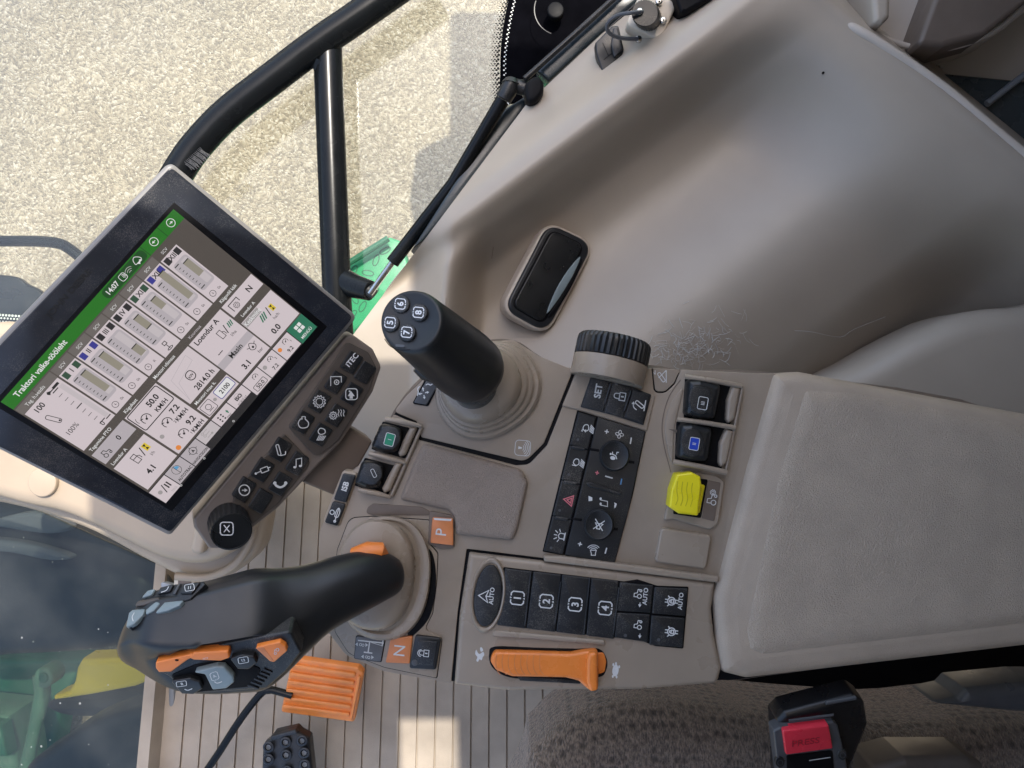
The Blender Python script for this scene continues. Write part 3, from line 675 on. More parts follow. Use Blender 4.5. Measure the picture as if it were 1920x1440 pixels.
# tray at upper right
root = thing('storage_tray', 'pale beige storage tray with curved rim at the upper right corner', 'tray', P(1700, 30, -.2))
g = MB(); g.slab(flat(-.19), cr([(1440, -60), (1520, -8), (1600, 46), (1680, 82), (1750, 92), (1830, 80), (1900, 40), (1990, -60), (1900, -160), (1500, -160)], 6), m_rim, thick=.06, bev=.004); g.build('tray_floor', root)
g = MB(); g.tube([P(x, y, -.165) for x, y in cr([(1500, -60), (1560, 12), (1620, 52), (1680, 80), (1735, 92), (1790, 88), (1845, 68), (1890, 38), (1940, -10)], 8, False)], .0032, m_rim, 10); g.build('rim', root)
g = MB(); g.slab(flat(-.13), rp([(1632, -60), (1672, -60), (1670, 30), (1656, 44), (1640, 42)], 8), m_pan, thick=.06, bev=.006, seg=5)
g.slab(flat(-.14), rp([(1780, -80), (2000, -80), (1930, 0), (1850, 64), (1770, 86), (1728, 84), (1722, 78)], 6), m_taupe_d, thick=.05, bev=.006); g.build('divider', root)
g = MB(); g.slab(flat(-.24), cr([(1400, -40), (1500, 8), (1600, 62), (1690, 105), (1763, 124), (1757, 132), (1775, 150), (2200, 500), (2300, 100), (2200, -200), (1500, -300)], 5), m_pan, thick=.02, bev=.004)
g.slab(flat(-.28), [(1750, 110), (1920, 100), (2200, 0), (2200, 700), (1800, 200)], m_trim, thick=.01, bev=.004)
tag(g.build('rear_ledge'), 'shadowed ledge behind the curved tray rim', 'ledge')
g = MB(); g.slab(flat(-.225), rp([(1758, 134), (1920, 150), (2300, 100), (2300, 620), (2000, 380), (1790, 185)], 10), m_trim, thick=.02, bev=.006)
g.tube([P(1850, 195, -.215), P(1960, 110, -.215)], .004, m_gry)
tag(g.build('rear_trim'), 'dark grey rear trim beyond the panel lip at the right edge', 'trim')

# dash cowl lower left
root = thing('dash_cowl', 'beige rounded dash cowl under the display at lower left', 'cowl', P(250, 950, -.35))
g = MB(); cs_ = flat(-.34)
g.slab(cs_, cr([(-260, 700), (-260, 850), (0, 938), (120, 968), (240, 1025), (300, 1052), (370, 1062), (425, 1042), (458, 1000), (470, 940), (440, 860), (300, 700), (0, 600)], 6), m_cowl, thick=.06, bev=.022, seg=8); g.build('upper_shell', root)
g = MB(); g.slab(flat(-.40), cr([(-260, 900), (0, 945), (150, 990), (270, 1052), (340, 1085), (400, 1092), (455, 1062), (490, 1010), (480, 900), (300, 750)], 6), m_cowl, thick=.05, bev=.015, seg=6)
g.tube([P(x, y, -.392) for x, y in cr([(330, 1080), (390, 1082), (440, 1058), (470, 1012), (474, 970)], 6, False)], .006, m_cowl, 12)
g.build('lower_shell', root)
g = MB(); g.slab(flat(-.332), ell(78, 905, 27, 27, n=32), m_cowl, thick=.01, bev=.002); g.build('cap', root)
g = MB(); g.slab(flat(-.325), rrect(373, 1010, 26, 60, 12, 12), m_cowl, thick=.03, bev=.006, seg=5); g.build('boss', root)
g = MB(); g.slab(flat(-.46), rp([(326, 1078), (365, 1082), (366, 1110), (324, 1112)], 4), m_sill, thick=.04, bev=.003); g.slab(flat(-.458), rp([(333, 1086), (358, 1088), (358, 1106), (332, 1106)], 3), m_taupe_d, thick=.01, bev=.002); g.build('bracket', root)

# ============================================================ pedals
ps = tri((550, 1238, -.52), (680, 1262, -.52), (530, 1345, -.54))
root = thing('accelerator_pedal', 'orange ribbed plastic accelerator pedal on the floor mat', 'pedal', P(600, 1300, -.55))
g = MB(); g.slab(ps, rp([(548, 1234), (672, 1252), (682, 1262), (664, 1355), (526, 1336)], 6), m_ped, top=0, thick=.012, bev=.003); g.build('plate', root)
g = MB()
for i in range(6):
    t = i / 5.4; x0 = 549 - 17 * t; y0 = 1246 + 82 * t; x1 = 668 - 12 * t; y1 = 1264 + 80 * t
    g.slab(ps, rp([(x0 - 1, y0 - 3.5), (x1, y1 - 3.5), (x1 - 1, y1 + 3), (x0 - 2, y0 + 3)], 2.5, 3), m_ped, top=.005, thick=.006, bev=.002)
g.slab(ps, rp([(672, 1266), (678, 1266), (661, 1348), (656, 1348)], 2), m_ped, top=.004, thick=.006, bev=.0015)
g.build('ribs', root)
root = thing('brake_pedal', 'black brake pedal pad with round rubber studs at the bottom edge', 'pedal', P(540, 1410, -.5))
bs_ = flat(-.5); g = MB(); g.slab(bs_, rp([(492, 1398), (506, 1386), (512, 1376), (555, 1366), (562, 1374), (580, 1384), (590, 1480), (575, 1540), (500, 1540), (490, 1450)], 6), m_blk, thick=.02, bev=.005)
g.slab(bs_, rp([(508, 1378), (556, 1365), (560, 1372), (514, 1386)], 3), m_blk, top=.006, thick=.01, bev=.002); g.build('pad', root)
for (x, y) in ((503, 1401), (535, 1392), (566, 1389), (503, 1424), (536, 1416), (570, 1412), (571, 1434), (504, 1452), (538, 1446)):
    g = MB(); rr_ = [[P(px, py, z_) for px, py in ell(x, y, r_, n=22)] for r_, z_ in ((10.5, -.5), (10, -.493), (7, -.4925), (6.5, -.496), (5.5, -.497))]
    g.rings(rr_, m_blk); g.fill(flat(-.4968), ell(x, y, 5, n=16), m_gry); g.build('stud', root)
root = thing('pedal_rod', 'bent black steel rod crossing the floor beside the orange pedal', 'rod', P(450, 1380, -.5))
g = MB(); g.tube([P(x, y, -.53) for x, y in cr([(370, 1470), (410, 1412), (450, 1350), (488, 1302), (505, 1294), (520, 1296), (548, 1304)], 6, False)], .0058, m_met, 14); g.build('bar', root)

# ============================================================ seat cushion and buckle
root = thing('driver_seat', 'brown patterned fabric seat cushion at the bottom edge', 'seat', P(1300, 1500, -.3))
seat_base_mb.build('base', root)
g = MB(); so_ = cr([(985, 1460), (1010, 1408), (1060, 1364), (1130, 1334), (1220, 1322), (1320, 1332), (1430, 1350), (1560, 1362), (1700, 1370), (2000, 1380), (2100, 1700), (1500, 1900), (960, 1700)], 6)
g.slab(flat(-.16), so_, m_seat, thick=.12, prof=[(0, -.12), (-.000, -.03)] + [(.05 * (1 - math.cos(R(a))), -.03 + .045 * math.sin(R(a))) for a in range(10, 91, 10)] + [(.09, .0165)]); g.build('cushion', root)
g = MB(); g.slab(flat(-.10), rp([(1742, 1322), (1800, 1310), (1815, 1294), (1940, 1282), (2100, 1282), (2100, 1350), (1900, 1338)], 8), m_bplate, thick=.05, bev=.01); g.build('side_trim', root)
g = MB(); g.slab(flat(-.06), rp([(1640, 1440), (1700, 1424), (1820, 1424), (1850, 1436), (1860, 1500), (1640, 1500)], 12), m_kpd, thick=.05, bev=.01); g.build('belt_guide', root)
bk = tri((1450, 1370, .0), (1560, 1345, .0), (1470, 1440, -.02))
root = thing('seat_belt_buckle', 'black seat belt buckle with red PRESS button', 'buckle', P(1510, 1400, -.02))
g = MB(); g.slab(bk, rp([(1462, 1366), (1478, 1350), (1570, 1326), (1610, 1316), (1630, 1330), (1636, 1370), (1616, 1420), (1600, 1460), (1560, 1560), (1470, 1560)], 10), m_bkl, top=-.006, thick=.022, bev=.006, seg=5)
g.tube([bk.w(*bk.ab(1482, 1356), -.003), bk.w(*bk.ab(1565, 1345), -.003)], .0012, m_bplate); g.tube([bk.w(*bk.ab(1552, 1324), -.004), bk.w(*bk.ab(1608, 1314), -.004)], .002, m_bplate); g.build('housing', root)
g = MB(); g.slab(bk, rp([(1450, 1372), (1464, 1366), (1564, 1354), (1572, 1362), (1588, 1430), (1600, 1560), (1472, 1560), (1458, 1440)], 5), m_bplate, top=0, thick=.012, bev=.002)
g.slab(bk, rp([(1474, 1416), (1560, 1406), (1575, 1560), (1480, 1560)], 4), m_deep, top=.0008, thick=.002, bev=.0004); g.stroke(bk, [(1516, 1424), (1556, 1418)], 2, m_lt, .0012); g.build('face_plate', root)
g = MB(); g.slab(bk, rp([(1465, 1366), (1551, 1355), (1559, 1398), (1471, 1410)], 3), m_btn, top=.0035, thick=.008, bev=.0012); g.text(bk, 'PRESS', 1508, 1385, 15, 6, m_btnl, .01, h=.0037); g.build('release_button', root)
for x, y in ((1462, 1428), (1579, 1414)):
    g = MB(); g.slab(bk, ell(x, y, 9, 10, n=18), m_key, top=.001, thick=.003, bev=.0008); g.stroke(bk, ell(x, y, 5, n=10), 1.5, m_bplate, .0013, True); g.build('screw', root)
# ============================================================ CONTROL CONSOLE
root = con = thing('control_console', 'taupe armrest control console full of black keys, joystick and drive lever', 'control console', P(1000, 980, -.06))
D0 = flat(0); DB = flat(-.004)
body = cr([(735, 772), (790, 705), (880, 646), (960, 636), (1015, 668), (1075, 690), (1220, 684), (1290, 694), (1470, 700), (1900, 780), (2000, 1000), (1900, 1190), (1440, 1272), (1340, 1281), (1200, 1292), (950, 1294), (850, 1283), (720, 1260), (650, 1230), (610, 1180), (597, 1100), (598, 1000), (640, 900), (700, 850)], 4)
g = MB(); g.slab(DB, body, m_taupe_d, thick=.055, bev=.008, seg=4); g.build('base', con)
g = MB(); g.slab(DB, [(x + (1000 - x) * .018, y + (985 - y) * .022) for x, y in body], m_deep, top=.0016, thick=.003, bev=.0003); g.build('seam_shade', con)  # near-black sheet added under the decks, painted shade for the gaps
# decks (separate mouldings with real gaps between them)
g = MB(); g.slab(D0, rp([(738, 772), (762, 742), (812, 694), (930, 640, 20), (962, 637, 10), (1012, 668, 30), (1075, 693, 2), (1020, 831, 14), (985, 866, 26), (790, 820, 4), (781, 790, 3)], 8, 8), m_taupe, thick=.004, bev=.0007); g.build('joystick_deck', con)
g = MB(); g.slab(D0, rp([(738, 777, 4), (777, 794, 3), (785, 825, 3), (968, 873, 8), (992, 871, 20), (1026, 835, 12), (1053, 767, 1), (1080, 696, 1), (1222, 690, 1), (1226, 737, 12), (1248, 737, 18), (1266, 720, 8), (1277, 693, 2), (1420, 700, 8), (1468, 700, 2), (1345, 1120, 4), (1342, 1086, 2), (875, 1029, 3), (858, 1150), (846, 1281, 2), (720, 1259, 30), (648, 1228, 30), (611, 1180, 30), (597, 1100, 30), (598, 1000, 30), (640, 900, 6), (700, 850, 4)], 6), m_taupe, thick=.004, bev=.0007); g.build('main_deck', con)
g = MB(); g.slab(D0, rp([(1224, 690, 2), (1275, 693, 2), (1264, 718, 8), (1247, 734, 14), (1229, 734, 8)], 6), m_taupe, thick=.004, bev=.0006)
icon(g, D0, 1240, 706, 13, 90, [('s', [(-.9, .7), (.9, .7)]), ('s', [(.9, .7), (-.2, -.4)]), ('c', rrect(-.1, 0, .45, 1.5, 55, .2)), ('s', [(.3, -.9), (.9, -.9)]), ('s', [(.3, -.9), (.6, -1.15)])], m_lt, .12); g.build('wheel_legend', con)
# button panel along the driver's edge: thick rounded lower edge
g = MB(); ep = rp([(880, 1035, 4), (1340, 1091, 4), (1333, 1140, 10), (1338, 1190, 20), (1352, 1250, 14), (1344, 1279, 14), (1200, 1291, 40), (950, 1293, 40), (852, 1281, 3), (862, 1150, 60)], 6)
g.slab(D0, ep, m_gloss, top=.0045, thick=.03, bev=.005, seg=6); g.build('button_deck', con)
# ridge along the top of the button deck
g = MB(); g.slab(D0, rp([(1018, 1040), (1050, 1040), (1345, 1078), (1344, 1090), (1020, 1050)], 4), m_gloss, top=.0068, thick=.006, bev=.0018, seg=4); g.build('ridge', con)
D1 = flat(.0045)
# scoop + slot for the orange throttle
g = MB(); g.slab(D1, cr([(928, 1212), (1000, 1214), (1080, 1216), (1122, 1216), (1138, 1236), (1136, 1258), (1122, 1270), (1060, 1276), (990, 1274), (948, 1268), (922, 1250), (917, 1226)], 4), m_deep, top=.0002, thick=.001, bev=.0003)
g.slab(D1, rp([(970, 1268), (1090, 1276), (1088, 1282), (975, 1276)], 3), m_key, top=.0004, thick=.001, bev=.0002); g.build('throttle_slot', con)
g = MB(); bt = []
g.slab(D1, rp([(922, 1192, 5), (1000, 1197), (1135, 1208, 5), (1133, 1199, 5), (928, 1180, 5)], 5), m_gloss, top=.0030, thick=.004, bev=.0015, seg=4)
g.build('finger_ridge', con)
g = MB(); S_ = D1
g.slab(S_, rp([(1095, 1226, 5), (1132, 1222, 8), (1137, 1240, 8), (1134, 1260, 8), (1110, 1268, 5)], 5), m_orl, top=.001, thick=.004, bev=.001)
g.slab(S_, rp([(926, 1217, 12), (1070, 1221, 10), (1096, 1216, 6), (1120, 1214, 8), (1121, 1286, 8), (1104, 1290, 8), (1084, 1272, 10), (1060, 1266, 12), (960, 1264, 20), (930, 1252, 14), (919, 1235, 12)], 6), m_orl, top=.0075, thick=.01, bev=.003, seg=5)
g.slab(S_, rp([(1102, 1216, 6), (1118, 1215, 7), (1119, 1286, 7), (1104, 1288, 6), (1098, 1270, 6), (1098, 1230, 6)], 6), m_orl, top=.0125, thick=.008, bev=.003, seg=5)
for i in range(8):
    x = 930 + i * 11.5; g.stroke(S_, cr([(x + 2, 1222), (x, 1235), (x + 2, 1250), (x + 8, 1259)], 4, False), 1.3, m_ork, .00762)
g.build('hand_throttle', con)
# rabbit and turtle marks
g = MB(); g.fill(D1, cr([(900, 1226), (906, 1222), (908, 1228), (905, 1232), (903, 1238), (899, 1236), (896, 1241), (893, 1238), (895, 1232), (891, 1226), (893, 1218), (896, 1224)], 3), m_lt); g.fill(D1, cr([(906, 1219), (902, 1213), (900, 1217), (902, 1222)], 3), m_lt); g.build('rabbit_mark', con)
g = MB(); g.fill(D1, cr([(1150, 1250), (1156, 1246), (1160, 1254), (1158, 1264), (1152, 1268), (1148, 1260)], 4), m_lt)
for x, y in ((1155, 1244), (1150, 1246), (1161, 1250), (1156, 1269), (1149, 1268)): g.fill(D1, ell(x, y, 1.8, 3, n=8), m_lt, .00025)
g.build('turtle_mark', con)
# black key block on the button deck
g = MB(); kb = rp([(944, 1063), (1170, 1090), (1195, 1086), (1232, 1098), (1291, 1100, 3), (1281, 1216, 3), (1228, 1211), (1200, 1200), (1170, 1197), (932, 1172)], 3)
g.slab(D1, kb, m_deep, top=.0006, thick=.003, bev=.0003); g.build('key_block_frame', con)
AU = 84
def keyp(surf, pts, parts, top=.0022, r=2.5, name='key', mat=None, parent=None, thick=.004, bev=.0009):
    g = MB(); g.slab(surf, rp(pts, r), mat or m_key, top=top, thick=thick, bev=bev)
    for fn in parts: fn(g)
    return g.build(name, parent or con)
def T(surf, t, x, y, s, a, h, mat=None, b=.012, sx=1): return lambda g: g.text(surf, t, x, y, s, a, mat or m_lt, b, sx, h)
def I(surf, x, y, s, a, items, h, mat=None, w=.15, mats=None): return lambda g: icon(g, surf, x, y, s, a, items, mat or m_lt, w, h, mats)
def kx(t, top):  # point along the key block
    return (945 + (1290 - 945) * t, (1063 if top else 1172) + (37 if top else 44) * t) if top else (932 + (1281 - 932) * t, 1172 + 44 * t)
bounds = [(946, 931), (999, 986), (1053, 1042), (1107, 1098), (1160, 1152)]
def topy(x): return 1064 + (x - 945) * .112
def boty(x): return 1172 + (x - 932) * .118
for i, (nm, cx, cy) in enumerate((('1', 970, 1120), ('2', 1024, 1126), ('3', 1078, 1132), ('4', 1134, 1139))):
    (a, b), (c, d) = bounds[i], bounds[i + 1]
    keyp(D1, [(a + 1, topy(a) + 1), (c - 1, topy(c) + 1), (d - 1, boty(d) - 1), (b + 1, boty(b) - 1)], [T(D1, nm, cx, cy, 13, AU, .0024, b=.03), I(D1, cx, cy, 13.5, AU, seg4(.9), .0024, w=.17)])
g = MB()
for (x, y0, y1) in ((992, 1072, 1172), (1048, 1090, 1168), (1102, 1082, 1188), (1157, 1100, 1188)):
    g.slab(D1, rp([(x + 2, y0), (x + 5, y0), (x - 6, y1), (x - 9, y1)], 1.4, 3), m_key, top=.0034, thick=.002, bev=.0008)
g.build('key_separator', con)
TA = [(k, p) for k, p in TRACTOR]
ARW = [('s', [(-1.5, .6), (-1.1, .6)]), ('f', [(-2.1, .6), (-1.5, .25), (-1.5, .95)])]
quad = [((1162, 1091), (1224, 1097), (1219, 1148), (1157, 1144)), ((1227, 1100), (1289, 1103), (1284, 1154), (1222, 1149)), ((1156, 1148), (1218, 1151), (1214, 1203), (1152, 1194)), ((1221, 1153), (1283, 1158), (1279, 1213), (1217, 1208))]
keyp(D1, quad[0], [I(D1, 1196, 1112, 10, AU, TA, .0024), I(D1, 1195, 1118, 9, AU, ARW, .0024), T(D1, 'AUTO', 1209, 1117, 8, AU, .0024, b=.02)])
keyp(D1, quad[1], [I(D1, 1258, 1126, 13, AU, WHEELL, .0024), T(D1, 'AUTO', 1275, 1126, 8, AU, .0024, b=.02)])
keyp(D1, quad[2], [I(D1, 1196, 1170, 10, AU, TA, .0024), I(D1, 1195, 1176, 9, AU, ARW, .0024), I(D1, 1172, 1190, 4, 0, [('f', ell(0, 0, .8, n=10))], .0024, m_bplate)])
keyp(D1, quad[3], [I(D1, 1258, 1183, 13, AU, WHEELL, .0024), I(D1, 1234, 1198, 4, 0, [('f', ell(0, 0, .8, n=10))], .0024, m_bplate)])
# oval AUTO key with ring
g = MB(); g.rings([[P(x, y, z_) for x, y in ell(915, 1116, rx, ry, rot=7, n=48)][::-1] for rx, ry, z_ in ((33, 72, .004), (32, 70, .0068), (30, 67, .0078), (27.5, 62, .0072), (26.5, 60, .005))], m_gloss, cap0=False); g.build('oval_key_ring', con)
g = MB(); g.slab(D1, ell(915, 1116, 26, 58, rot=7, n=48), m_key, top=.0028, thick=.004, bev=.0014, seg=4)
g.text(D1, 'AUTO', 922, 1116, 8, AU, m_lt, .02, h=.0030); icon(g, D1, 909, 1116, 12, AU, [('c', [(-.95, .55), (.0, .2), (.95, .55), (0, -.95)]), ('s', [(0, .2), (0, 1.0)])], m_lt, .17, .0030); g.build('oval_key', con)

# ---- SET panel and encoder wheel
g = MB(); g.slab(D0, rp([(1080, 698, 2), (1106, 704, 2), (1110, 701, 1), (1228, 742, 3), (1212, 808, 2), (1083, 768, 2), (1054, 761, 2)], 2), m_gloss, top=.0022, thick=.004, bev=.0009); g.build('set_panel_frame', con)
SA = 80
D2 = flat(.0022)
g = MB(); g.slab(D2, rp([(1108, 705), (1165, 718), (1221, 740), (1206, 797), (1148, 778), (1088, 763)], 2), m_key, top=.0018, thick=.003, bev=.0006); g.build('set_keys_base', con)
for pts, fs_ in (([(1109, 707), (1146, 716), (1131, 772), (1090, 762)], [T(D2, 'SET', 1121, 733, 12, SA, .0028, b=.03)]),
                 ([(1148, 717), (1184, 728), (1168, 782), (1133, 773)], [I(D2, 1162, 743, 12, SA, LOCK, .0028), I(D2, 1155, 720, 3.4, 0, [('f', ell(0, 0, .8, n=10))], .0028, m_bplate)]),
                 ([(1186, 729), (1219, 740), (1205, 795), (1170, 783)], [I(D2, 1197, 758, 12, SA, [('c', rrect(0, .1, .5, 1.5, 30, .24)), ('s', [(-.9, .95), (.8, .95)]), ('s', cr([(-.9, -.2), (-.6, -.7), (0, -.9)], 3, False)), ('f', [(.3, -.9), (-.1, -1.15), (-.1, -.6)])], .0028)])):
    keyp(D2, pts, fs_, top=.0026, r=2)
g = MB()
for p0, p1 in (((1145, 720), (1134, 757)), ((1183, 733), (1171, 770))): g.tube([P(*p0, .0052), P(*p1, .0052)], .0010, m_key, 8)
g.build('set_separator', con)
# collar + ribbed wheel (axis lies almost in the deck)
wc = P(1142, 690, .002); ax = Vector((.215, .97, -.10)).normalized(); up = Vector((0, 0, 1)); sd = ax.cross(up).normalized(); up2 = sd.cross(ax).normalized()
def wring(t, r, n=120, ribs=0, dep=0): return [wc + ax * t + (sd * math.cos(2*math.pi*i/n) + up2 * math.sin(2*math.pi*i/n)) * (r - (dep if ribs and (i % (n // ribs)) == 0 else 0)) for i in range(n)]
rw = .0335
g = MB(); g.rings([wring(-.012, .001), wring(-.012, rw * .97), wring(-.010, rw * .99), wring(.004, rw), wring(.0065, rw * 1.0)], m_gloss, smooth=True); g.build('wheel_collar', con)
g = MB(); n_ = 160; rb = 40
def wr2(t, r, dep): return [wc + ax * t + (sd * math.cos(2*math.pi*i/n_) + up2 * math.sin(2*math.pi*i/n_)) * (r - (dep if i % 4 == 0 else 0)) for i in range(n_)]
g.rings([wr2(.0065, rw * .9, 0), wr2(.0075, rw * .985, .0006), wr2(.0085, rw * 1.0, .0014), wr2(.0215, rw * 1.0, .0014), wr2(.0245, rw * .985, .0012), wr2(.0268, rw * .93, .0008), wr2(.0275, rw * .8, 0)], m_knob); g.build('adjuster_wheel', con)

# ---- radio / climate strip
g = MB(); g.slab(D0, rp([(1082, 769, 2), (1211, 809, 2), (1186, 930, 8), (1152, 1058, 2), (1017, 1034, 2), (1052, 890, 8)], 2), m_deep, top=.0006, thick=.003, bev=.0004); g.build('strip_frame', con)
D3 = flat(.0006); RA = 78
def sx_(t): return 1083 - 65 * t if 0 else None
Lc = [((1084, 771), (1118, 781)), ((1068, 834), (1103, 843)), ((1052, 899), (1088, 908)), ((1036, 966), (1072, 974)), ((1019, 1032), (1056, 1040))]
icons_ = [[T(D3, '2', 1094, 807, 8, RA, .0030, b=.02), I(D3, 1103, 804, 11, RA, LAMP, .0030, w=.14)], [T(D3, '1', 1076, 872, 8, RA, .0030, b=.02), I(D3, 1085, 868, 11, RA, LAMP, .0030, w=.14)],
          [I(D3, 1066, 937, 11, RA, [('c', [(0, -.9), (.9, .65), (-.9, .65)]), ('c', [(0, -.3), (.42, .4), (-.42, .4)])], .0030, m_red, w=.17)],
          [I(D3, 1048, 1003, 11, RA, [('c', [(-.45, .9), (-.45, .1), (0, -.15), (.45, .1), (.45, .9)]), ('s', [(-.7, .95), (.7, .95)]), ('s', [(0, -.35), (0, -.9)]), ('s', [(.4, -.3), (.75, -.8)]), ('s', [(-.4, -.3), (-.75, -.8)]), ('s', [(.65, .1), (1.1, -.15)]), ('s', [(-.65, .1), (-1.1, -.15)])], .0030)]]
for i in range(4):
    (a, b), (c, d) = Lc[i], Lc[i + 1]
    keyp(D3, [(a[0] + .5, a[1] + 1), (b[0] - .8, b[1] + 1), (d[0] - .8, d[1] - .5), (c[0] + .5, c[1] - .5)], icons_[i] + [I(D3, *((1083, 824), (1066, 889), (1049, 956), (1033, 1026))[i], 3.4, 0, [('f', ell(0, 0, .8, n=10))], .0030, m_bplate)], top=.0026, r=1.5)
for i in range(3):
    (a, b) = Lc[i + 1]; g = MB(); mx_, my_ = (a[0] + b[0]) / 2, (a[1] + b[1]) / 2 + 1
    g.slab(D3, rrect(mx_ - 1, my_, 26, 6.5, 9, 3), m_key, top=.0048, thick=.003, bev=.0012, seg=4); g.build('key_bar', con)
g = MB(); g.slab(D3, rp([(1121, 782), (1209, 809), (1184, 930), (1180, 948), (1151, 1056), (1059, 1040), (1090, 912)], 2), m_key, top=.0022, thick=.003, bev=.0006)
h3 = .0025
g.text(D3, '+', 1137, 809, 11, RA, m_lt, .02, h=h3); icon(g, D3, 1161, 814, 8, RA, [('c', ell(0, -.5, .33, .45, n=10)), ('c', ell(0, .5, .33, .45, n=10)), ('c', ell(-.5, 0, .45, .33, n=10)), ('c', ell(.5, 0, .45, .33, n=10))], m_lt, .16, h3)
g.stroke(D3, [(1183, 820), (1181, 832)], 2.4, m_lt, h3)
g.text(D3, '+', 1119, 886, 10, RA, m_red, .03, h=h3); g.stroke(D3, [(1134, 892), (1148, 896)], 2.4, m_lt, h3); g.stroke(D3, [(1165, 897), (1163, 908)], 2.4, m_blu, h3)
g.fill(D3, [(1103, 929), (1103, 939), (1110, 938), (1110, 932)], m_lt, h3); g.fill(D3, [(1155, 943), (1151, 947), (1151, 953), (1155, 944)], m_lt, h3)
g.fill(D3, [(1151, 941), (1156, 944), (1153, 952)], m_lt, h3)
icon(g, D3, 1131, 940, 10, RA - 180, NOTE, m_lt, .14, h3)
g.text(D3, '+', 1087, 1019, 11, RA, m_lt, .02, h=h3); g.stroke(D3, [(1137, 1026), (1134, 1037)], 2.4, m_lt, h3)
icon(g, D3, 1112, 1029, 11, RA + 12, [('c', [(-1.0, -.35), (-.65, -.35), (-.15, -.5), (-.15, .5), (-.65, .35), (-1.0, .35)])] + [('s', ell(-.2, 0, .35 + .3*i, .5 + .32*i, n=8, a0=-60, a1=60)) for i in range(3)], m_lt, .14, h3)
g.slab(D3, rp([(1098, 904), (1108, 903), (1165, 922), (1164, 928), (1104, 912)], 2), m_key, top=.0042, thick=.003, bev=.001)
for (x, y) in ((1114, 843), (1183, 866), (1082, 973), (1152, 991)): g.slab(D3, rrect(x, y, 18 if x < 1120 else 12, 5, 8, 1.5), m_deep, top=.0026, thick=.002, bev=.0003)
g.build('radio_panel', con)
for (x, y, ics) in ((1153, 854, [('s', [(-.5, .4), (0, .1), (.1, -.4), (.5, -.5)]), ('f', ell(.1, -.7, .16, n=8)), ('f', ell(-.45, -.25, .3, .42, n=10)), ('s', [(.2, .2), (.55, .2), (.6, .5)])], ), (1123, 984, [('c', [(-.65, -.25), (-.25, -.25), (.2, -.6), (.2, .6), (-.25, .25), (-.65, .25)]), ('s', [(-.8, .75), (.8, -.75)]), ('s', [(-.8, -.75), (.8, .75)])])):
    g = MB(); rgs = [[P(px, py, z_) for px, py in ell(x, y, r_, r_ * 1.06, n=56)][::-1] for r_, z_ in ((28, .002), (27.5, .0095), (26.5, .0110), (25, .0116), (23.5, .0112))]
    g.rings(rgs, m_key, cap0=False); k_ = (H - .0112) / H; xx = 960 + (x - 960); 
    icon(g, flat(.0112), x, y, 12, RA, ics, m_lt, .14, .0003); g.build('rotary_knob', con)

# ---- small padded rest
g = MB(); pp_ = [(795, 830, 12), (935, 868, 20), (978, 880, 22), (990, 905, 10), (972, 985, 20), (962, 1013, 12), (856, 1001, 7), (852, 968, 9), (842, 956, 10), (750, 936, 8), (778, 865, 10)]
g.slab(D0, rp(pp_, 8, 7), m_pad, thick=.006, prof=[(0, -.004), (0, .002), (.0008, .0040), (.0022, .0052), (.004, .0058), (.0055, .006)]); g.build('hand_pad', con)

# ---- lever plate, boot and drive lever
g = MB(); lp = rp([(655, 970, 22), (700, 967, 20), (806, 974, 4), (806, 1018, 6), (822, 1036, 10), (820, 1090, 20), (812, 1150, 20), (797, 1180, 10), (830, 1196, 8), (820, 1272, 4), (722, 1252, 40), (654, 1226, 30), (628, 1185, 20), (622, 1120, 20), (632, 1030, 30)], 10, 6)
g.slab(D0, inset(lp, 1.2) if 0 else lp, m_deep, top=.0003, thick=.001, bev=.0002)
g.slab(D0, rp([(x + (722 - x) * .012, y + (1110 - y) * .010) for x, y in lp], 0), m_gloss, top=.0012, thick=.002, bev=.0006); g.build('lever_plate', con)
g = MB(); g.slab(D0, rp([(690, 950, 10), (700, 944, 6), (790, 950, 10), (806, 958, 6), (806, 966, 4), (700, 966, 6), (686, 962, 6)], 5), m_taupe_d, top=.0009, thick=.002, bev=.0006); g.build('scoop', con)
g = MB(); g.slab(D0, cr([(795, 1035), (812, 1040), (818, 1090), (808, 1150), (785, 1182), (765, 1190), (770, 1120)], 5), m_deep, top=.0018, thick=.001, bev=.0003); g.build('gate_slot', con)
lev = MB()
root_l = lev
g = MB()
def er(cx, cy, z, rx, ry, rot=0, n=56, p=2.0):
    o = []
    for i in range(n):
        a = 2 * math.pi * i / n; c, s = math.cos(a), math.sin(a)
        x = rx * math.copysign(abs(c) ** (2 / p), c); y = ry * math.copysign(abs(s) ** (2 / p), s)
        cr_, sr = math.cos(R(rot)), math.sin(R(rot)); o.append(P(cx + x * cr_ - y * sr, cy + x * sr + y * cr_, z))
    return o[::-1]
g.rings([er(722, 1084, .001, 84, 116, 6, p=2.3), er(722, 1084, .006, 85, 117, 6, p=2.3), er(722, 1083, .0095, 82, 114, 6, p=2.3), er(720, 1082, .010, 77, 108, 6, p=2.3), er(714, 1080, .008, 73, 104, 6, p=2.3),
         er(706, 1079, .010, 72, 103, 6, p=2.3), er(702, 1078, .020, 71, 104, 6, p=2.3), er(700, 1078, .0235, 67, 100, 6, p=2.2), er(698, 1078, .025, 58, 88, 6), er(697, 1078, .026, 42, 60, 6), er(697, 1078, .0265, 10, 14, 6)], m_gloss, cap0=False)
g.build('lever_boot', con)
NS = 88
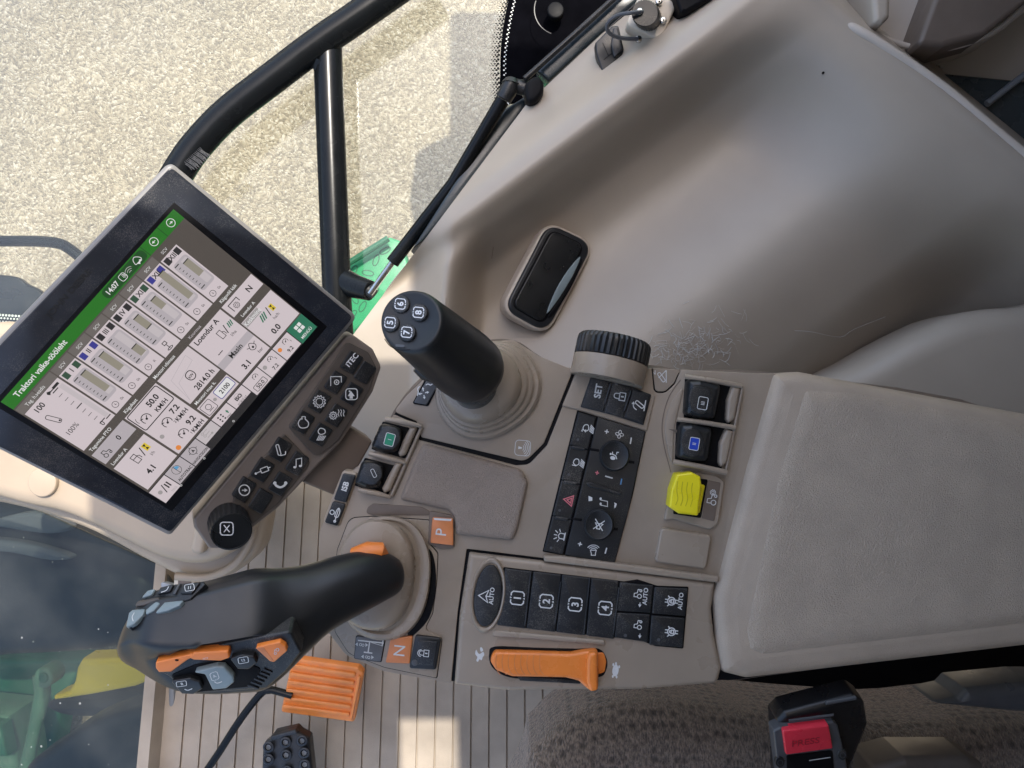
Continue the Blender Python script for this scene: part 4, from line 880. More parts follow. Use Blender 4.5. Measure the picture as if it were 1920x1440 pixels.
def section(a, b, zc, th, w, prof, tang, kh=1.0):
    A = P(*a, zc); B = P(*b, zc); c = (A + B) / 2; W = (B - A) / 2; Wn = W.normalized(); n = tang.cross(Wn).normalized()
    if n.z < 0: n = -n
    o = []
    for i in range(NS):
        ph = 2 * math.pi * i / NS; cx, sy = -math.cos(ph), math.sin(ph)
        if w > 0 and sy > 0:
            t = (cx + 1) / 2; sy = sy * (1 - w) + w * lerp_lin(prof, t)
        o.append(c + W * cx + n * th * sy)
    return o
def lerp_lin(tab, x):
    for (x0, y0), (x1, y1) in zip(tab, tab[1:]):
        if x <= x1: return y0 + (y1 - y0) * (x - x0) / (x1 - x0)
    return tab[-1][1]
HP = [(0, 0), (.012, .35), (.05, .56), (.42, 1.02), (.44, 1.03), (.46, 1.01), (.66, .74), (.955, .30), (.985, .15), (1.0, 0)]
secs = [((751, 1068), (750, 1090), .026, .003, 0), ((750, 1058), (747, 1102), .0265, .009, 0), ((744, 1046), (738, 1113), .029, .015, 0), ((722, 1036), (712, 1127), .035, .020, 0), ((684, 1034), (668, 1150), .045, .024, 0), ((625, 1046), (612, 1182), .058, .027, 0),
        ((575, 1060), (570, 1222), .068, .029, .1), ((525, 1066), (530, 1266), .077, .031, .5), ((478, 1067), (494, 1293), .084, 0.0379, .9), ((430, 1079), (440, 1299), .089, 0.0379, 1), ((385, 1091), (385, 1300), .093, 0.0368, 1), ((340, 1098), (336, 1294), .096, 0.0345, 1),
        ((300, 1108), (298, 1276), .098, 0.0322, 1), ((268, 1128), (266, 1256), .099, .025, .9), ((246, 1156), (243, 1243), .100, .020, .7), ((234, 1182), (233, 1236), .100, .012, .4), ((230, 1194), (230, 1228), .100, .004, .2)]
g = MB(); rs = []
for i, (a, b, zc, th, w) in enumerate(secs):
    m0 = secs[max(0, i - 1)]; m1 = secs[min(len(secs) - 1, i + 1)]
    mid = lambda q: (P(*q[0], q[2]) + P(*q[1], q[2])) / 2
    tg = (mid(m1) - mid(m0)).normalized()
    rs.append(section(a, b, zc, th, w, HP, tg))
dl = MB(); rs_lever = rs
# smooth densify between sections
dense = []
for i in range(len(rs) - 1):
    for k in range(4):
        t = k / 4; p0, p1, p2, p3 = rs[max(0, i - 1)], rs[i], rs[i + 1], rs[min(len(rs) - 1, i + 2)]
        dense.append([.5 * ((2 * b_) + (c_ - a_) * t + (2 * a_ - 5 * b_ + 4 * c_ - d_) * t * t + (3 * b_ - a_ - 3 * c_ + d_) * t ** 3) for a_, b_, c_, d_ in zip(p0, p1, p2, p3)])
dense.append(rs[-1])
dl.rings(dense, m_grip); 
def on_sec(i, t):
    ph = math.acos(max(-1, min(1, 1 - 2 * t))); return rs_lever[i][int(round(ph / (2 * math.pi) * NS)) % NS]
def plane3(A, B, C, off):
    n = (B - A).cross(C - A).normalized(); n = -n if n.z < 0 else n; return Surf(A + n * off, n)
K = plane3(on_sec(12, .70), on_sec(8, .73), on_sec(10, .95), .0006)
YT = [(200, 1240), (291, 1235), (400, 1209), (436, 1200), (540, 1181), (640, 1170)]
for v_ in dl.v:                      # planar thumb facet pressed into the grip
    d_ = v_ - CAM; px = 960 + d_.x / -d_.z * F; py = 720 - d_.y / -d_.z * F
    e_ = (v_ - K.O).dot(K.N)
    if py > lerp_lin(YT, px) and e_ > -.001 and px > 285: v_ -= K.N * (e_ + .001)
    elif py > lerp_lin(YT, px) and 400 < px < 600 and e_ > -.007 and py < lerp_lin(YT, px) + 62 and d_.z > -.66: v_ -= K.N * (e_ + .001) * (1 - sst(548, 592, px)) * sst(400, 440, px)
lever = dl.build('drive_lever', con, sharp=75)
if True:
    me = lever.data; c0 = sum((v.co for v in me.vertices), Vector()) / len(me.vertices)
    bm = bmesh.new(); bm.from_mesh(me); bmesh.ops.recalc_face_normals(bm, faces=bm.faces); bm.to_mesh(me); bm.free()
g = MB(); g.tube([P(662, 1040, .038), P(690, 1034, .040), P(712, 1034, .038), P(719, 1042, .034)], [.006, .0085, .008, .005], m_orl, 16); g.build('release_collar', lever); g = MB(); g.tube([P(700, 1128, .032), P(730, 1112, .030), P(744, 1100, .028)], [.003, .004, .003], m_orl, 10); g.build('release_collar', lever)
# key cluster on the thumb side of the head
g = MB(); g.slab(K, rp([(291, 1238, 5), (400, 1212, 30), (436, 1203, 30), (540, 1184, 6), (547, 1186, 5), (566, 1222, 6), (538, 1258, 8), (500, 1291, 8), (360, 1301, 10), (340, 1292, 8), (316, 1268, 6), (292, 1256, 4)], 6), m_key, top=.0005, thick=.022, bev=.002, seg=4)
g.slab(K, rp([(320, 1264), (365, 1245), (440, 1232), (490, 1252), (478, 1285), (360, 1297), (340, 1290)], 6), m_deep, top=.0012, thick=.002, bev=.0005)
for i in range(6): g.slab(K, rp([(496 - i * 6, 1251 + i * 6), (512 - i * 5, 1258 + i * 6), (510 - i * 5, 1261 + i * 6), (494 - i * 6, 1254 + i * 6)], 1, 3), m_bkl, top=.0016, thick=.002, bev=.0004)
g.build('thumb_panel', lever)
g = MB(); g.slab(K, rp([(480, 1206), (527, 1196), (537, 1203), (541, 1212), (516, 1234, 6), (508, 1232)], 3), m_orl, top=.005, thick=.006, bev=.001); g.slab(K, [(482, 1207), (496, 1204), (516, 1231), (510, 1231)], m_ork, top=.0052, thick=.001, bev=.0003); icon(g, K, 519, 1211, 7, 50, [('c', ell(-.6, .4, .3, n=8)), ('c', ell(.5, .2, .4, n=8)), ('s', [(-.4, -.1), (.2, -.3)])], m_lt, .16, .0053); g.build('thumb_key', lever)
g = MB(); g.slab(K, rp([(296, 1232), (352, 1219), (368, 1214), (372, 1220), (355, 1228), (325, 1250), (302, 1251), (296, 1243)], 4), m_orl, top=.006, thick=.008, bev=.0014, seg=4)
g.slab(K, rp([(368, 1212), (432, 1209), (435, 1222), (418, 1228), (368, 1226), (358, 1222)], 4), m_orl, top=.007, thick=.008, bev=.0014, seg=4); g.fill(K, ell(336, 1227, 4, 2, n=8), m_deep, .0062); g.text(K, 'SCV', 390, 1222, 4, 15, m_lt, .0, h=.0072); g.build('rocker_key', lever)
g = MB(); g.slab(K, rp([(364, 1250), (410, 1239), (424, 1240), (441, 1258), (443, 1268), (428, 1280), (402, 1283), (388, 1254)], 5), m_gryk, top=.0065, thick=.008, bev=.0014, seg=4); icon(g, K, 406, 1256, 9, 20, seg4(.8), m_lt, .14, .0067); g.text(K, 'A', 406, 1256, 6, 20, m_lt, .02, h=.0067); g.stroke(K, cr([(406, 1266), (411, 1269), (420, 1266)], 3, False), 2, m_lt, .0067); g.build('paddle_key', lever)
g = MB(); g.slab(K, rp([(433, 1226), (455, 1219), (478, 1222), (486, 1233), (470, 1246), (448, 1246)], 4), m_knob, top=.0055, thick=.008, bev=.0014, seg=4); icon(g, K, 459, 1228, 8.5, 10, [('c', rrect(0, 0, 2.2, 1.3, 0, .35))], m_lt, .14, .0057); g.text(K, '12', 459, 1228, 5.5, 10, m_lt, .02, h=.0057); g.build('round_key', lever)
g = MB(); g.slab(K, rp([(323, 1268), (360, 1262), (378, 1268), (384, 1282), (366, 1293), (344, 1292)], 4), m_knob, top=.0055, thick=.008, bev=.0014, seg=4); icon(g, K, 344, 1272, 8.5, 8, [('c', rrect(0, 0, 2.2, 1.1, 0, .3))], m_lt, .14, .0057); g.text(K, 'B', 345, 1272, 5.5, 8, m_lt, .02, h=.0057); g.stroke(K, cr([(350, 1282), (356, 1284), (364, 1281)], 3, False), 2, m_lt, .0057); g.build('round_key', lever)
# key cluster on the far side of the head
Q = plane3(on_sec(10, .05), on_sec(13, .09), on_sec(11, .22), .0020)
g = MB(); g.slab(Q, rp([(240, 1182, 3), (246, 1158, 8), (262, 1128, 8), (285, 1110, 8), (330, 1096, 10), (383, 1091, 4), (386, 1097, 3), (358, 1124, 4), (310, 1140, 10), (268, 1160, 20)], 6), m_key, top=.001, thick=.014, bev=.001); g.build('far_panel', lever)
for pts, mt in (([(239, 1180), (245, 1152), (252, 1146), (276, 1144), (272, 1156), (256, 1172)], m_gryk), ([(277, 1146), (297, 1129), (304, 1134), (292, 1148), (276, 1156)], m_gryk), ([(292, 1154), (312, 1132), (349, 1128), (340, 1138), (318, 1148)], m_gryk), ([(255, 1140), (262, 1130), (300, 1122), (304, 1127), (272, 1138)], m_kpd), ([(266, 1126), (280, 1110), (296, 1106), (288, 1118)], m_gryk), ([(296, 1118), (304, 1104), (330, 1097), (322, 1112)], m_knob), ([(345, 1098), (380, 1093), (362, 1116), (340, 1116)], m_knob), ([(326, 1116), (338, 1097), (342, 1097), (332, 1117)], m_bplate)):
    g = MB(); g.slab(Q, rp(pts, 3), mt, top=.003, thick=.004, bev=.001, seg=4)
    if pts[0][0] == 345: icon(g, Q, 359, 1105, 8, 10, [('c', rrect(0, 0, 2.2, 1.5, 0, .4))], m_lt, .14, 0.0032); g.text(Q, '11', 359, 1105, 6, 10, m_lt, .02, h=0.0032)
    if pts[0][0] == 239: g.stroke(Q, cr([(256, 1152), (252, 1160), (254, 1168)], 3, False), 1.4, m_lt, 0.0032)
    if pts[0][0] == 296: g.stroke(Q, cr([(306, 1114), (316, 1110), (320, 1103)], 3, False), 1.6, m_lt, 0.0032)
    g.build('function_key', lever)
# P / N / lock keys and gear map
g = MB(); g.slab(D0, rp([(806, 957, 4), (853, 966, 3), (852, 1026, 3), (826, 1028, 8), (803, 1019, 5)], 4), m_taupe_d, top=.003, thick=.004, bev=.0008); g.build('park_key_frame', con)
keyp(D0, [(812, 968), (850, 971), (851, 1021), (808, 1016)], [T(D0, 'P', 828, 995, 20, 84, .0058, b=.0), lambda g: g.fill(D0, [(814, 969), (848, 971), (846, 975), (816, 973)], m_lt, .0058)], top=.0056, r=3, name='park_key', mat=m_ork)
keyp(D0, [(734, 1194), (775, 1190), (769, 1242), (724, 1240)], [T(D0, 'N', 750, 1217, 21, 84, .0042, b=.0)], top=.0040, r=3, name='neutral_key', mat=m_ork)
g = MB(); g.slab(D0, rp([(780, 1188), (828, 1194), (818, 1253), (768, 1250)], 5), m_knob, top=.0046, thick=.005, bev=.001); g.slab(D0, rp([(787, 1197), (822, 1200), (815, 1244), (778, 1243)], 4), m_key, top=.0052, thick=.003, bev=.0006)
icon(g, D0, 797, 1221, 10, 84, LOCK, m_lt, .13, .0054); icon(g, D0, 793, 1221, 7, 84, [('s', ell(0, -.3, .9, n=8, a0=180, a1=360))], m_lt, .2, .0054); g.slab(D0, ell(779, 1239, 6, n=16), m_bplate, top=.0054, thick=.002, bev=.0005); g.build('lock_key', con)
g = MB(); g.slab(D0, rp([(668, 1190), (724, 1196), (716, 1241), (664, 1234)], 4), m_bkl, top=.0020, thick=.002, bev=.0004)
g.slab(D0, rp([(669.5, 1192), (722, 1197.5), (714.5, 1239), (665.5, 1232.5)], 3), M('legend_slate', (.12, .12, .125), .4), top=.0023, thick=.001, bev=.0002)
g.stroke(D0, [(672, 1199), (720, 1204)], 2.4, m_lt, .0025); g.stroke(D0, [(694, 1202), (691, 1222)], 2.4, m_lt, .0025); g.stroke(D0, [(683, 1221), (699, 1223)], 2.4, m_lt, .0025); g.stroke(D0, [(719, 1199), (717, 1210)], 2, m_lt, .0025); g.stroke(D0, [(697, 1203), (717, 1209)], 1, m_lt, .0025)
for x, y in ((679, 1207), (690, 1230)):
    for dx in (-8, 8): icon(g, D0, x + dx, y + dx*.08, 4, 0 if dx > 0 else 180, [('f', [(-.2, -.9), (1, 0), (-.2, .9)])], m_lt, .2, .0025)
    icon(g, D0, x, y, 5, 0, [('c', ell(-.4, 0, .45, n=8)), ('c', ell(.5, .2, .45, n=8))], m_lt, .2, .0025)
g.build('gear_legend', con)

# ---- ISB key strip
g = MB(); ib = tri((640, 890, .004), (668, 892, .004), (615, 985, .002))
g.slab(ib, rp([(642, 882, 8), (672, 888, 8), (636, 990, 8), (604, 980, 8)], 6), m_gloss, top=-.0006, thick=.012, bev=.002); g.build('isb_key_frame', con)
keyp(ib, [(644, 887), (668, 891), (650, 942), (626, 936)], [T(ib, 'ISB', 648, 911, 10, 72, .0022, b=.03)], top=.002, r=4)
keyp(ib, [(625, 939), (649, 945), (633, 986), (609, 979)], [I(ib, 630, 963, 14, 72, [('s', [(-1, .2), (.9, .2)]), ('c', cr([(-.3, 0), (.5, 0), (.9, .2), (.5, .45), (-.3, .4)], 3)), ('c', ell(.1, -.5, .3, n=10)), ('c', ell(-.95, .2, .14, n=8))], .0022, w=.11)], top=.002, r=4)
# ---- arrow legend key
g = MB(); g.slab(D0, rp([(798, 709), (822, 712), (821, 726), (803, 762), (773, 757)], 4), m_deep, top=.0012, thick=.002, bev=.0004)
g.slab(D0, rp([(800, 714), (820, 717), (818, 728), (800, 759), (776, 755)], 3), m_bplate, top=.0026, thick=.002, bev=.0006); 
for a in (0, 90, 180, 270): icon(g, D0, 795 + 6 * math.cos(R(a + 10)), 737 - 7 * math.sin(R(a + 10)), 6, 0, ARR(a + 10), m_lt, .3, .0029)
g.stroke(D0, cr([(799, 722), (803, 720), (808, 722), (812, 719)], 3, False), 1.6, m_lt, .0029); g.stroke(D0, cr([(783, 742), (785, 735), (784, 729), (788, 724)], 3, False), 1.6, m_lt, .0029); g.build('function_legend', con)
icon_g = MB(); icon(icon_g, D0, 980, 840, 15, 85, [('c', rrect(0, 0, 1.9, 1.9, 0, .5)), ('f', [(-.18, -.55), (.18, -.55), (.07, -.1), (-.07, -.1)])] + [('s', ell(0, -.1, .35 + .25*i, .25 + .22*i, n=8, a0=30, a1=150)) for i in range(4)], m_lt, .07); icon_g.build('signal_mark', con)

# ---- hydraulic paddles, each in its own bay
def bay(corner, curve_c, divs, lab, col, name_l):
    pass
def paddle(blk, cap, ang, well, endp, divp, items, lab):
    g = MB(); g.slab(D0, rp(well, 3), m_deep, top=.0010, thick=.002, bev=.0004); g.build('paddle_well', con)
    g = MB(); g.slab(D0, rp(endp, 6, 8), m_gloss, top=.0075, thick=.009, bev=.003, seg=5); g.build('bay_end', con)
    g = MB(); g.slab(D0, rp(blk, 10, 7), m_knob, thick=.016, prof=[(0, 0), (0, .007), (.0012, .0105), (.003, .0125), (.005, .0135), (.0062, .0138)])
    g.slab(flat(.0138), rp(cap, 14, 8), m_key, top=.0012, thick=.002, bev=.0008); hh = .0152 - .0
    S2 = flat(.0138)
    for f_ in items: f_(g, S2, .0014)
    o = g.build('hydraulic_paddle', con); o['label'] = lab; return o
def badge(cx, cy, col, rom, ang, w=17, h=22):
    def f(g, S, hh):
        if col: g.fill(S, rrect(cx, cy, w, h, 90 - ang if 0 else 8, 4), col, hh)
        icon(g, S, cx, cy, 11, ang, [('c', rrect(0, 0, 2.1, 1.6, 0, .3))], m_lt, .11, hh + .0001)
        g.text(S, rom, cx, cy, 7, ang, m_lt, .0, h=hh + .0001)
    return f
paddle([(1284, 712), (1308, 711), (1348, 722), (1336, 785), (1306, 784), (1279, 777)], [(1298, 722), (1330, 728), (1338, 752), (1320, 778), (1296, 772), (1290, 748)], 80, [(1284, 708), (1388, 722), (1368, 798), (1282, 784)],
       [(1370, 722), (1385, 728), (1374, 786), (1362, 794), (1358, 786), (1360, 750)], None, [badge(1317, 756, None, 'III', 80)], 'black paddle with white III badge')
paddle([(1270, 794), (1292, 792), (1332, 802), (1322, 864), (1292, 863), (1265, 856)], [(1284, 802), (1314, 808), (1322, 832), (1306, 858), (1282, 852), (1275, 828)], 80, [(1268, 790), (1374, 804), (1352, 880), (1265, 864)],
       [(1358, 802), (1372, 808), (1360, 866), (1348, 876), (1344, 866), (1346, 830)], None, [badge(1301, 832, m_bluk, 'II', 80)], 'black paddle with blue II badge')
paddle([(716, 793), (740, 798), (756, 806), (748, 846), (722, 848), (697, 838)], [(722, 797), (748, 803), (752, 826), (738, 844), (712, 840), (706, 820)], 75, [(718, 790), (784, 806), (760, 860), (696, 842)],
       [(771, 799), (784, 802), (762, 852), (751, 856), (748, 848), (757, 825)], None, [badge(731, 824, m_grnk, 'I', 75)], 'black paddle with green I badge')
paddle([(682, 862), (706, 864), (722, 874), (716, 912), (690, 915), (667, 905)], [(690, 866), (714, 872), (718, 892), (704, 911), (680, 906), (674, 886)], 75, [(684, 858), (752, 876), (728, 928), (664, 910)],
       [(744, 865), (756, 868), (734, 918), (722, 924), (718, 914), (730, 890)], None, [lambda g, S, hh: icon(g, S, 701, 887, 9, 25, [('c', rrect(0, 0, .7, 1.8, 0, .3))], m_lt, .1, hh)], 'black paddle with an outlined arm symbol')
g = MB()
for a, b, r_ in (((1284, 706), (1390, 724), .0022), ((1270, 786), (1378, 802), .0022), ((1262, 866), (1362, 886), .0026)):
    mx1 = ((a[0] + b[0]) / 2, (a[1] + b[1]) / 2 - 1); g.tube(cr([tuple(P(*a, .008)), tuple(P(*mx1, .0095)), tuple(P(*b, .006))], 6, False), r_, m_gloss, 12); g.build('bay_divider', con); g = MB()
for a, b, r_ in (((722, 786), (790, 799), .0026), ((692, 850), (760, 868), .0026), ((672, 918), (732, 932), .0026)):
    g.tube([P(*a, .0075), P((a[0] + b[0]) / 2, (a[1] + b[1]) / 2 - 1, .0085), P(*b, .005)], [.0022, .0028, .0016], m_gloss, 12); g.build('bay_divider', con); g = MB()
g.tube([P(1392, 726, .003), P(1360, 888, .003)], .0016, m_gloss, 8); g.build('bay_divider', con); g = MB(); g.tube([P(790, 802, .003), P(734, 930, .003)], .0016, m_gloss, 8)
g.build('bay_divider', con)
g = MB(); g.stroke(D0, cr([(1276, 712), (1254, 745), (1242, 790), (1244, 830), (1258, 886)], 6, False), 1.6, m_taupe_d, .0003); g.slab(D0, cr([(1280, 730), (1258, 756), (1247, 792), (1249, 826), (1260, 866), (1264, 800)], 5), m_gloss, top=.0014, thick=.002, bev=.0006); g.fill(D0, [(1252, 804), (1272, 806), (1270, 812)], m_taupe_d, .0016); g.build('bay_wall', con)
# ---- yellow PTO switch
g = MB(); g.slab(D0, rp([(1276, 880, 8), (1340, 890, 10), (1357, 902, 10), (1345, 980, 10), (1330, 992, 8), (1262, 972, 6), (1244, 974, 3), (1247, 958, 3)], 6), m_gloss, top=.0042, thick=.006, bev=.0014, seg=4)
g.slab(D0, rp([(1272, 892), (1325, 898), (1312, 970), (1260, 962)], 3), m_deep, top=.0046, thick=.002, bev=.0003)
g.slab(D0, rp([(1325, 899), (1349, 904), (1337, 976), (1313, 970)], 3), m_taupe_d, top=.0048, thick=.002, bev=.0004)
icon(g, D0, 1333, 935, 12, 80, TRACTOR, m_lt, .12, .0051); icon(g, D0, 1334, 922, 6, 80, GEAR, m_lt, .18, .0052); g.build('power_takeoff_bay', con)
g = MB(); g.slab(D0, rp([(1296, 902, 4), (1318, 908, 3), (1308, 960, 3), (1290, 954)], 3), m_yel, top=.009, thick=.01, bev=.0012)
g.slab(D0, rp([(1262, 886, 4), (1290, 882, 4), (1306, 890, 3), (1308, 905, 2), (1302, 962, 4), (1266, 958, 3), (1248, 946, 3), (1252, 915, 6)], 3), m_yel, top=.016, thick=.016, bev=.0022, seg=4)
for i in range(4): g.stroke(D0, cr([(1264 + i * 9, 898 + i), (1262 + i * 9, 915), (1264 + i * 9, 930), (1260 + i * 9, 942 + i)], 4, False), 1.5, M('yellow_groove', (.5, .43, .01), .5) if i == 0 else bpy.data.materials['yellow_groove'], .0162)
o = g.build('power_takeoff_switch', con); o['label'] = 'bright yellow ribbed push pull switch'
g = MB(); g.slab(D0, rp([(1238, 988, 9), (1333, 1002, 9), (1322, 1066, 9), (1226, 1052, 9)], 9), m_gloss, top=.0045, thick=.006, bev=.002, seg=5); g.build('blank_cover', con)

# ---- joystick
jb = MB()
pf = [(.000, 100, 84, 915, 732), (.004, 101, 85, 915, 732), (.007, 97, 82, 914, 731), (.0075, 90, 78, 912, 729), (.010, 91, 79, 911, 728), (.0125, 88, 77, 909, 727), (.013, 83, 74, 907, 726), (.0155, 84, 75, 906, 725), (.018, 81, 73, 904, 724), (.0185, 77, 70, 902, 722), (.024, 76, 70, 900, 721), (.030, 72, 67, 898, 718), (.034, 62, 58, 896, 716), (.036, 40, 38, 895, 714)]
jb.rings([er(cx, cy, z_, rx, ry, -32, p=2.2) for z_, rx, ry, cx, cy in pf], m_gloss, cap0=False)
joy = thing  # placeholder name
g = MB()
axis = [(892, 728, .030, 44), (888, 722, .045, 43), (882, 712, .056, 44)]
g.rings([er(x, y, z_, r_, r_ * .9, -38) for x, y, z_, r_ in axis], m_trim)
neck = g
g = MB()
A0 = P(880, 690, .050); A1 = P(770, 601, .125); ad = (A1 - A0).normalized()
s1 = ad.cross(Vector((0, 0, 1))).normalized(); s2 = s1.cross(ad).normalized()
if s2.z < 0: s2 = -s2
Lg = (A1 - A0).length
prof = [(-.018, .012), (-.0165, .021), (-.012, .0265), (-.004, .0292), (.012, .0296), (.03, .0285), (Lg * .6, .0262), (Lg * .8, .0248), (Lg - .008, .0240), (Lg - .003, .0228), (Lg, .0208)]
NF = (ad + Vector((-.1, .1, 1.5))).normalized()
def jring(t, r, n=56, k=0):
    o = []
    nn = (ad * (1 - k) + NF * k).normalized(); ctr = A0 + ad * t
    for i in range(n):
        v_ = (s1 * math.cos(2*math.pi*i/n) + s2 * math.sin(2*math.pi*i/n)) * r
        o.append(ctr + v_ - ad * (v_.dot(nn) / ad.dot(nn)))
    return o
g.rings([jring(t, r) for t, r in prof[:6]] + [jring(Lg * .62, .0268, k=.2), jring(Lg * .78, .0256, k=.6), jring(Lg - .012, .0250, k=1), jring(Lg - .004, .0244, k=1), jring(Lg - .001, .0232, k=1), jring(Lg, .0216, k=1), jring(Lg - .0006, .0205, k=1)], m_joy)
joy = g.build('joystick', con, sharp=60)
bm = bmesh.new(); bm.from_mesh(joy.data); bmesh.ops.recalc_face_normals(bm, faces=bm.faces); bm.to_mesh(joy.data); bm.free()
jb.build('boot', joy); neck.build('neck', joy)
JF = Surf(A1 + ad * .001, ad)
# face plane tilted a little back to the camera
JF = Surf(A1, NF)
for nm, x, y in (('6', 752, 571), ('8', 786, 587), ('5', 733, 606), ('7', 764, 624)):
    g = MB(); rr = 16.5; g.slab(JF, ell(x, y, rr, rr, n=32), m_key, top=.0016, thick=.006, bev=.0012, seg=4); icon(g, JF, x, y, 10.5, 84, seg4(.9), m_white, .17, .0018); g.text(JF, nm, x, y, 12, 84, m_white, .03, h=.0018); g.build('number_button', joy)
g = MB(); g.stroke(JF, cr([(722, 636), (733, 650), (752, 657), (770, 656)], 5, False), 1.5, m_deep, .0010); g.fill(JF, rrect(751, 649, 17, 5, 5, 2), m_bplate, .0012); g.build('indicator', joy)
g = MB(); S5 = flat(.058); g.tube([P(780, 688, .082), P(797, 699, .080), P(818, 706, .074), P(836, 706, .068)], [.004, .0062, .0062, .003], m_key, 14); g.stroke(flat(.087), ell(811, 700, 8, 3.4, rot=12, n=14), 1.4, m_lt, 0, True); g.build('trigger', joy)
g = MB()

# ============================================================ armrest
g = MB(); ap = rp([(1452, 700, 14), (1500, 697, 30), (1920, 775), (2260, 838), (2230, 1166), (1920, 1213), (1400, 1274, 30), (1352, 1262, 20), (1344, 1215, 30), (1338, 1120, 60), (1400, 880, 60)], 10, 8)
g.slab(flat(.004), ap, m_armr, thick=.04, prof=[(0, -.035), (0, -.006), (.0012, -.002), (.004, .002), (.008, .0042), (.012, .0050), (.0185, .0058), (.0195, .0062)])
root = thing('armrest', 'textured taupe vinyl armrest pad right of the console keys', 'armrest', P(1700, 980, -.04))
ao = g.build('pad_rim', root)
g = MB(); ap2 = rp([(1500, 722, 26), (1600, 730), (1920, 792), (2230, 855), (2200, 1145), (1920, 1180), (1430, 1238, 20), (1396, 1226, 20), (1388, 1180, 20), (1445, 905, 80)], 14, 8)
g.slab(flat(.0095), ap2, m_arm, thick=.012, prof=[(-.0, -.004), (.002, -.0015), (.005, .0004), (.009, .0020), (.014, .0032), (.020, .0036)]); g.build('pad_top', root)

# ============================================================ touchscreen monitor
DD = .66
tl = Vector((-.59516, -.01988, 0)); TLp = CAM + Vector((-.59516, -.01988, -.93187)) * DD; TRp = CAM + Vector((-.40763, .21056, -.96291)) * DD; BLp = CAM + Vector((-.44387, -.15211, -1.03709)) * DD
Um = (TRp - TLp); unit = Um.length / 1000; Um.normalize(); Vm = (BLp - TLp); Nm = Vm.cross(Um).normalized()
if Nm.z < 0: Nm = -Nm
scr = USurf(TLp, Nm, Um, unit)
root = mon = thing('touchscreen_monitor', 'tilted touchscreen tractor display with black bezel showing a green title bar', 'monitor', scr.w(.10, .08, -.03))
bz = [(-110, -206), (1122, -128), (1138, 846), (-122, 846)]
# real bezel outline read from the photograph
g = MB(); bo = [(6 - 0, 0)]
bpx = [(-160, 826), (314, 304), (326, 305), (668, 590), (668, 600), (322, 1002), (310, 1002), (-110, 762)]
def monp(px, py, h=0):
    S = Surf(scr.O + scr.N * h, scr.N, scr.U); return S
MS = Surf(scr.O, scr.N, scr.U)
bpts = [(-110, 765, 10), (318, 303, 16), (671, 594, 14), (318, 1005, 12)]
# left edge runs out of the frame: close the outline with the fourth corner of the panel
bpts = [(-135, 775, 14), (319, 303, 16), (671, 594, 14), (319, 1006, 12)]
g.slab(MS, rp(bpts, 12, 8), m_silv, top=.0005, thick=.022, bev=.003, seg=4); g.build('housing', mon)
bin_ = [(-122, 775, 8), (320, 313, 12), (661, 594, 10), (319, 996, 9)]
g = MB(); g.slab(MS, rp(bin_, 10, 8), m_bez, top=.0022, thick=.004, bev=.0006)
g.slab(MS, rp([(-14, 756, 3), (326, 379, 3), (613, 611, 3), (322, 957, 3)], 3), m_deep, top=.0023, thick=.001, bev=.0001)
BR = Surf(scr.O + scr.N * .0022, scr.N, scr.U)
g.build('bezel', mon)
g = MB(); g.text(BR, 'JOHN DEERE', 130, 551, 10.5, 0, M('bezel_letter_black', (.004, .004, .004), .5), .02, 1.35, h=.0003); g.build('lettering', mon)
# display content
SH = .0026
d = MB(); zc = [0]
def rect(x0, y0, x1, y1, m, r=0): 
    zc[0] += 1; q = [(x0, y0), (x1, y0), (x1, y1), (x0, y1)]; q = rp(q, r, 4) if r else q
    V = [scr.w(x * unit, y * unit, SH + zc[0] * 4e-7 + lay[0] * 2.5e-5) for x, y in q][::-1]; d.add(V, [list(range(len(V)))], m)
lay = [0]
def tx(s, x, y, sz, m=None, ang=0, b=.012, sx=1.0): d.text(scr, s, x, y, sz, ang, m or e_txt, b, sx, SH + 1.6e-4)
def ic(x, y, s, items, m=None, w=.13, a=0): icon(d, scr, x, y, s, a, items, m or e_txt, w, SH + 1.6e-4)
def ln(p, w, m=None, closed=False): d.stroke(scr, p, w, m or e_txt, SH + 1.6e-4, closed)
lay[0] = 0; rect(0, 0, 1000, 750, e_bg)
lay[0] = 1; rect(0, 0, 1000, 52, e_grn); rect(0, 660, 1000, 750, e_blk)
lay[0] = 2; rect(560, 5, 795, 47, e_grnd, 20); rect(798, 0, 801, 52, e_grnd); rect(900, 0, 903, 52, e_grnd)
for i in range(14): rect(200 + i * 22, 30 + (i % 3) * 4, 214 + i * 22, 50, e_grn)
tx('Traktori vaike-tööleht', 190, 27, 22, e_wht, b=.02, sx=1.0)
tx('14:07', 607, 26, 20, e_wht, b=.02); ic(665, 26, 18, [('c', rrect(0, .1, 1.6, 1.5, 0, .5))] + [('s', ell(-.1, .6, .4 + .3*i, n=6, a0=-80, a1=-10)) for i in range(3)], e_wht)
ic(700, 28, 18, [('s', ell(0, .8, .5 + .45*i, n=8, a0=-135, a1=-45)) for i in range(3)], e_card2); ic(750, 26, 20, [('c', cr([(-.8, .3), (-.5, -.5), (.1, -.8), (.7, -.3), (.9, .3), (.3, .4), (-.3, .4)], 4)), ('f', [(-.1, .9), (-.5, .4), (.3, .4)]), ('f', [(.4, .1), (.1, .6), (.8, .6)])], e_wht)
ic(850, 26, 18, CIRC_ARR(180), e_wht, .15); ic(951, 26, 18, CIRC_ARR(0), e_wht, .15)
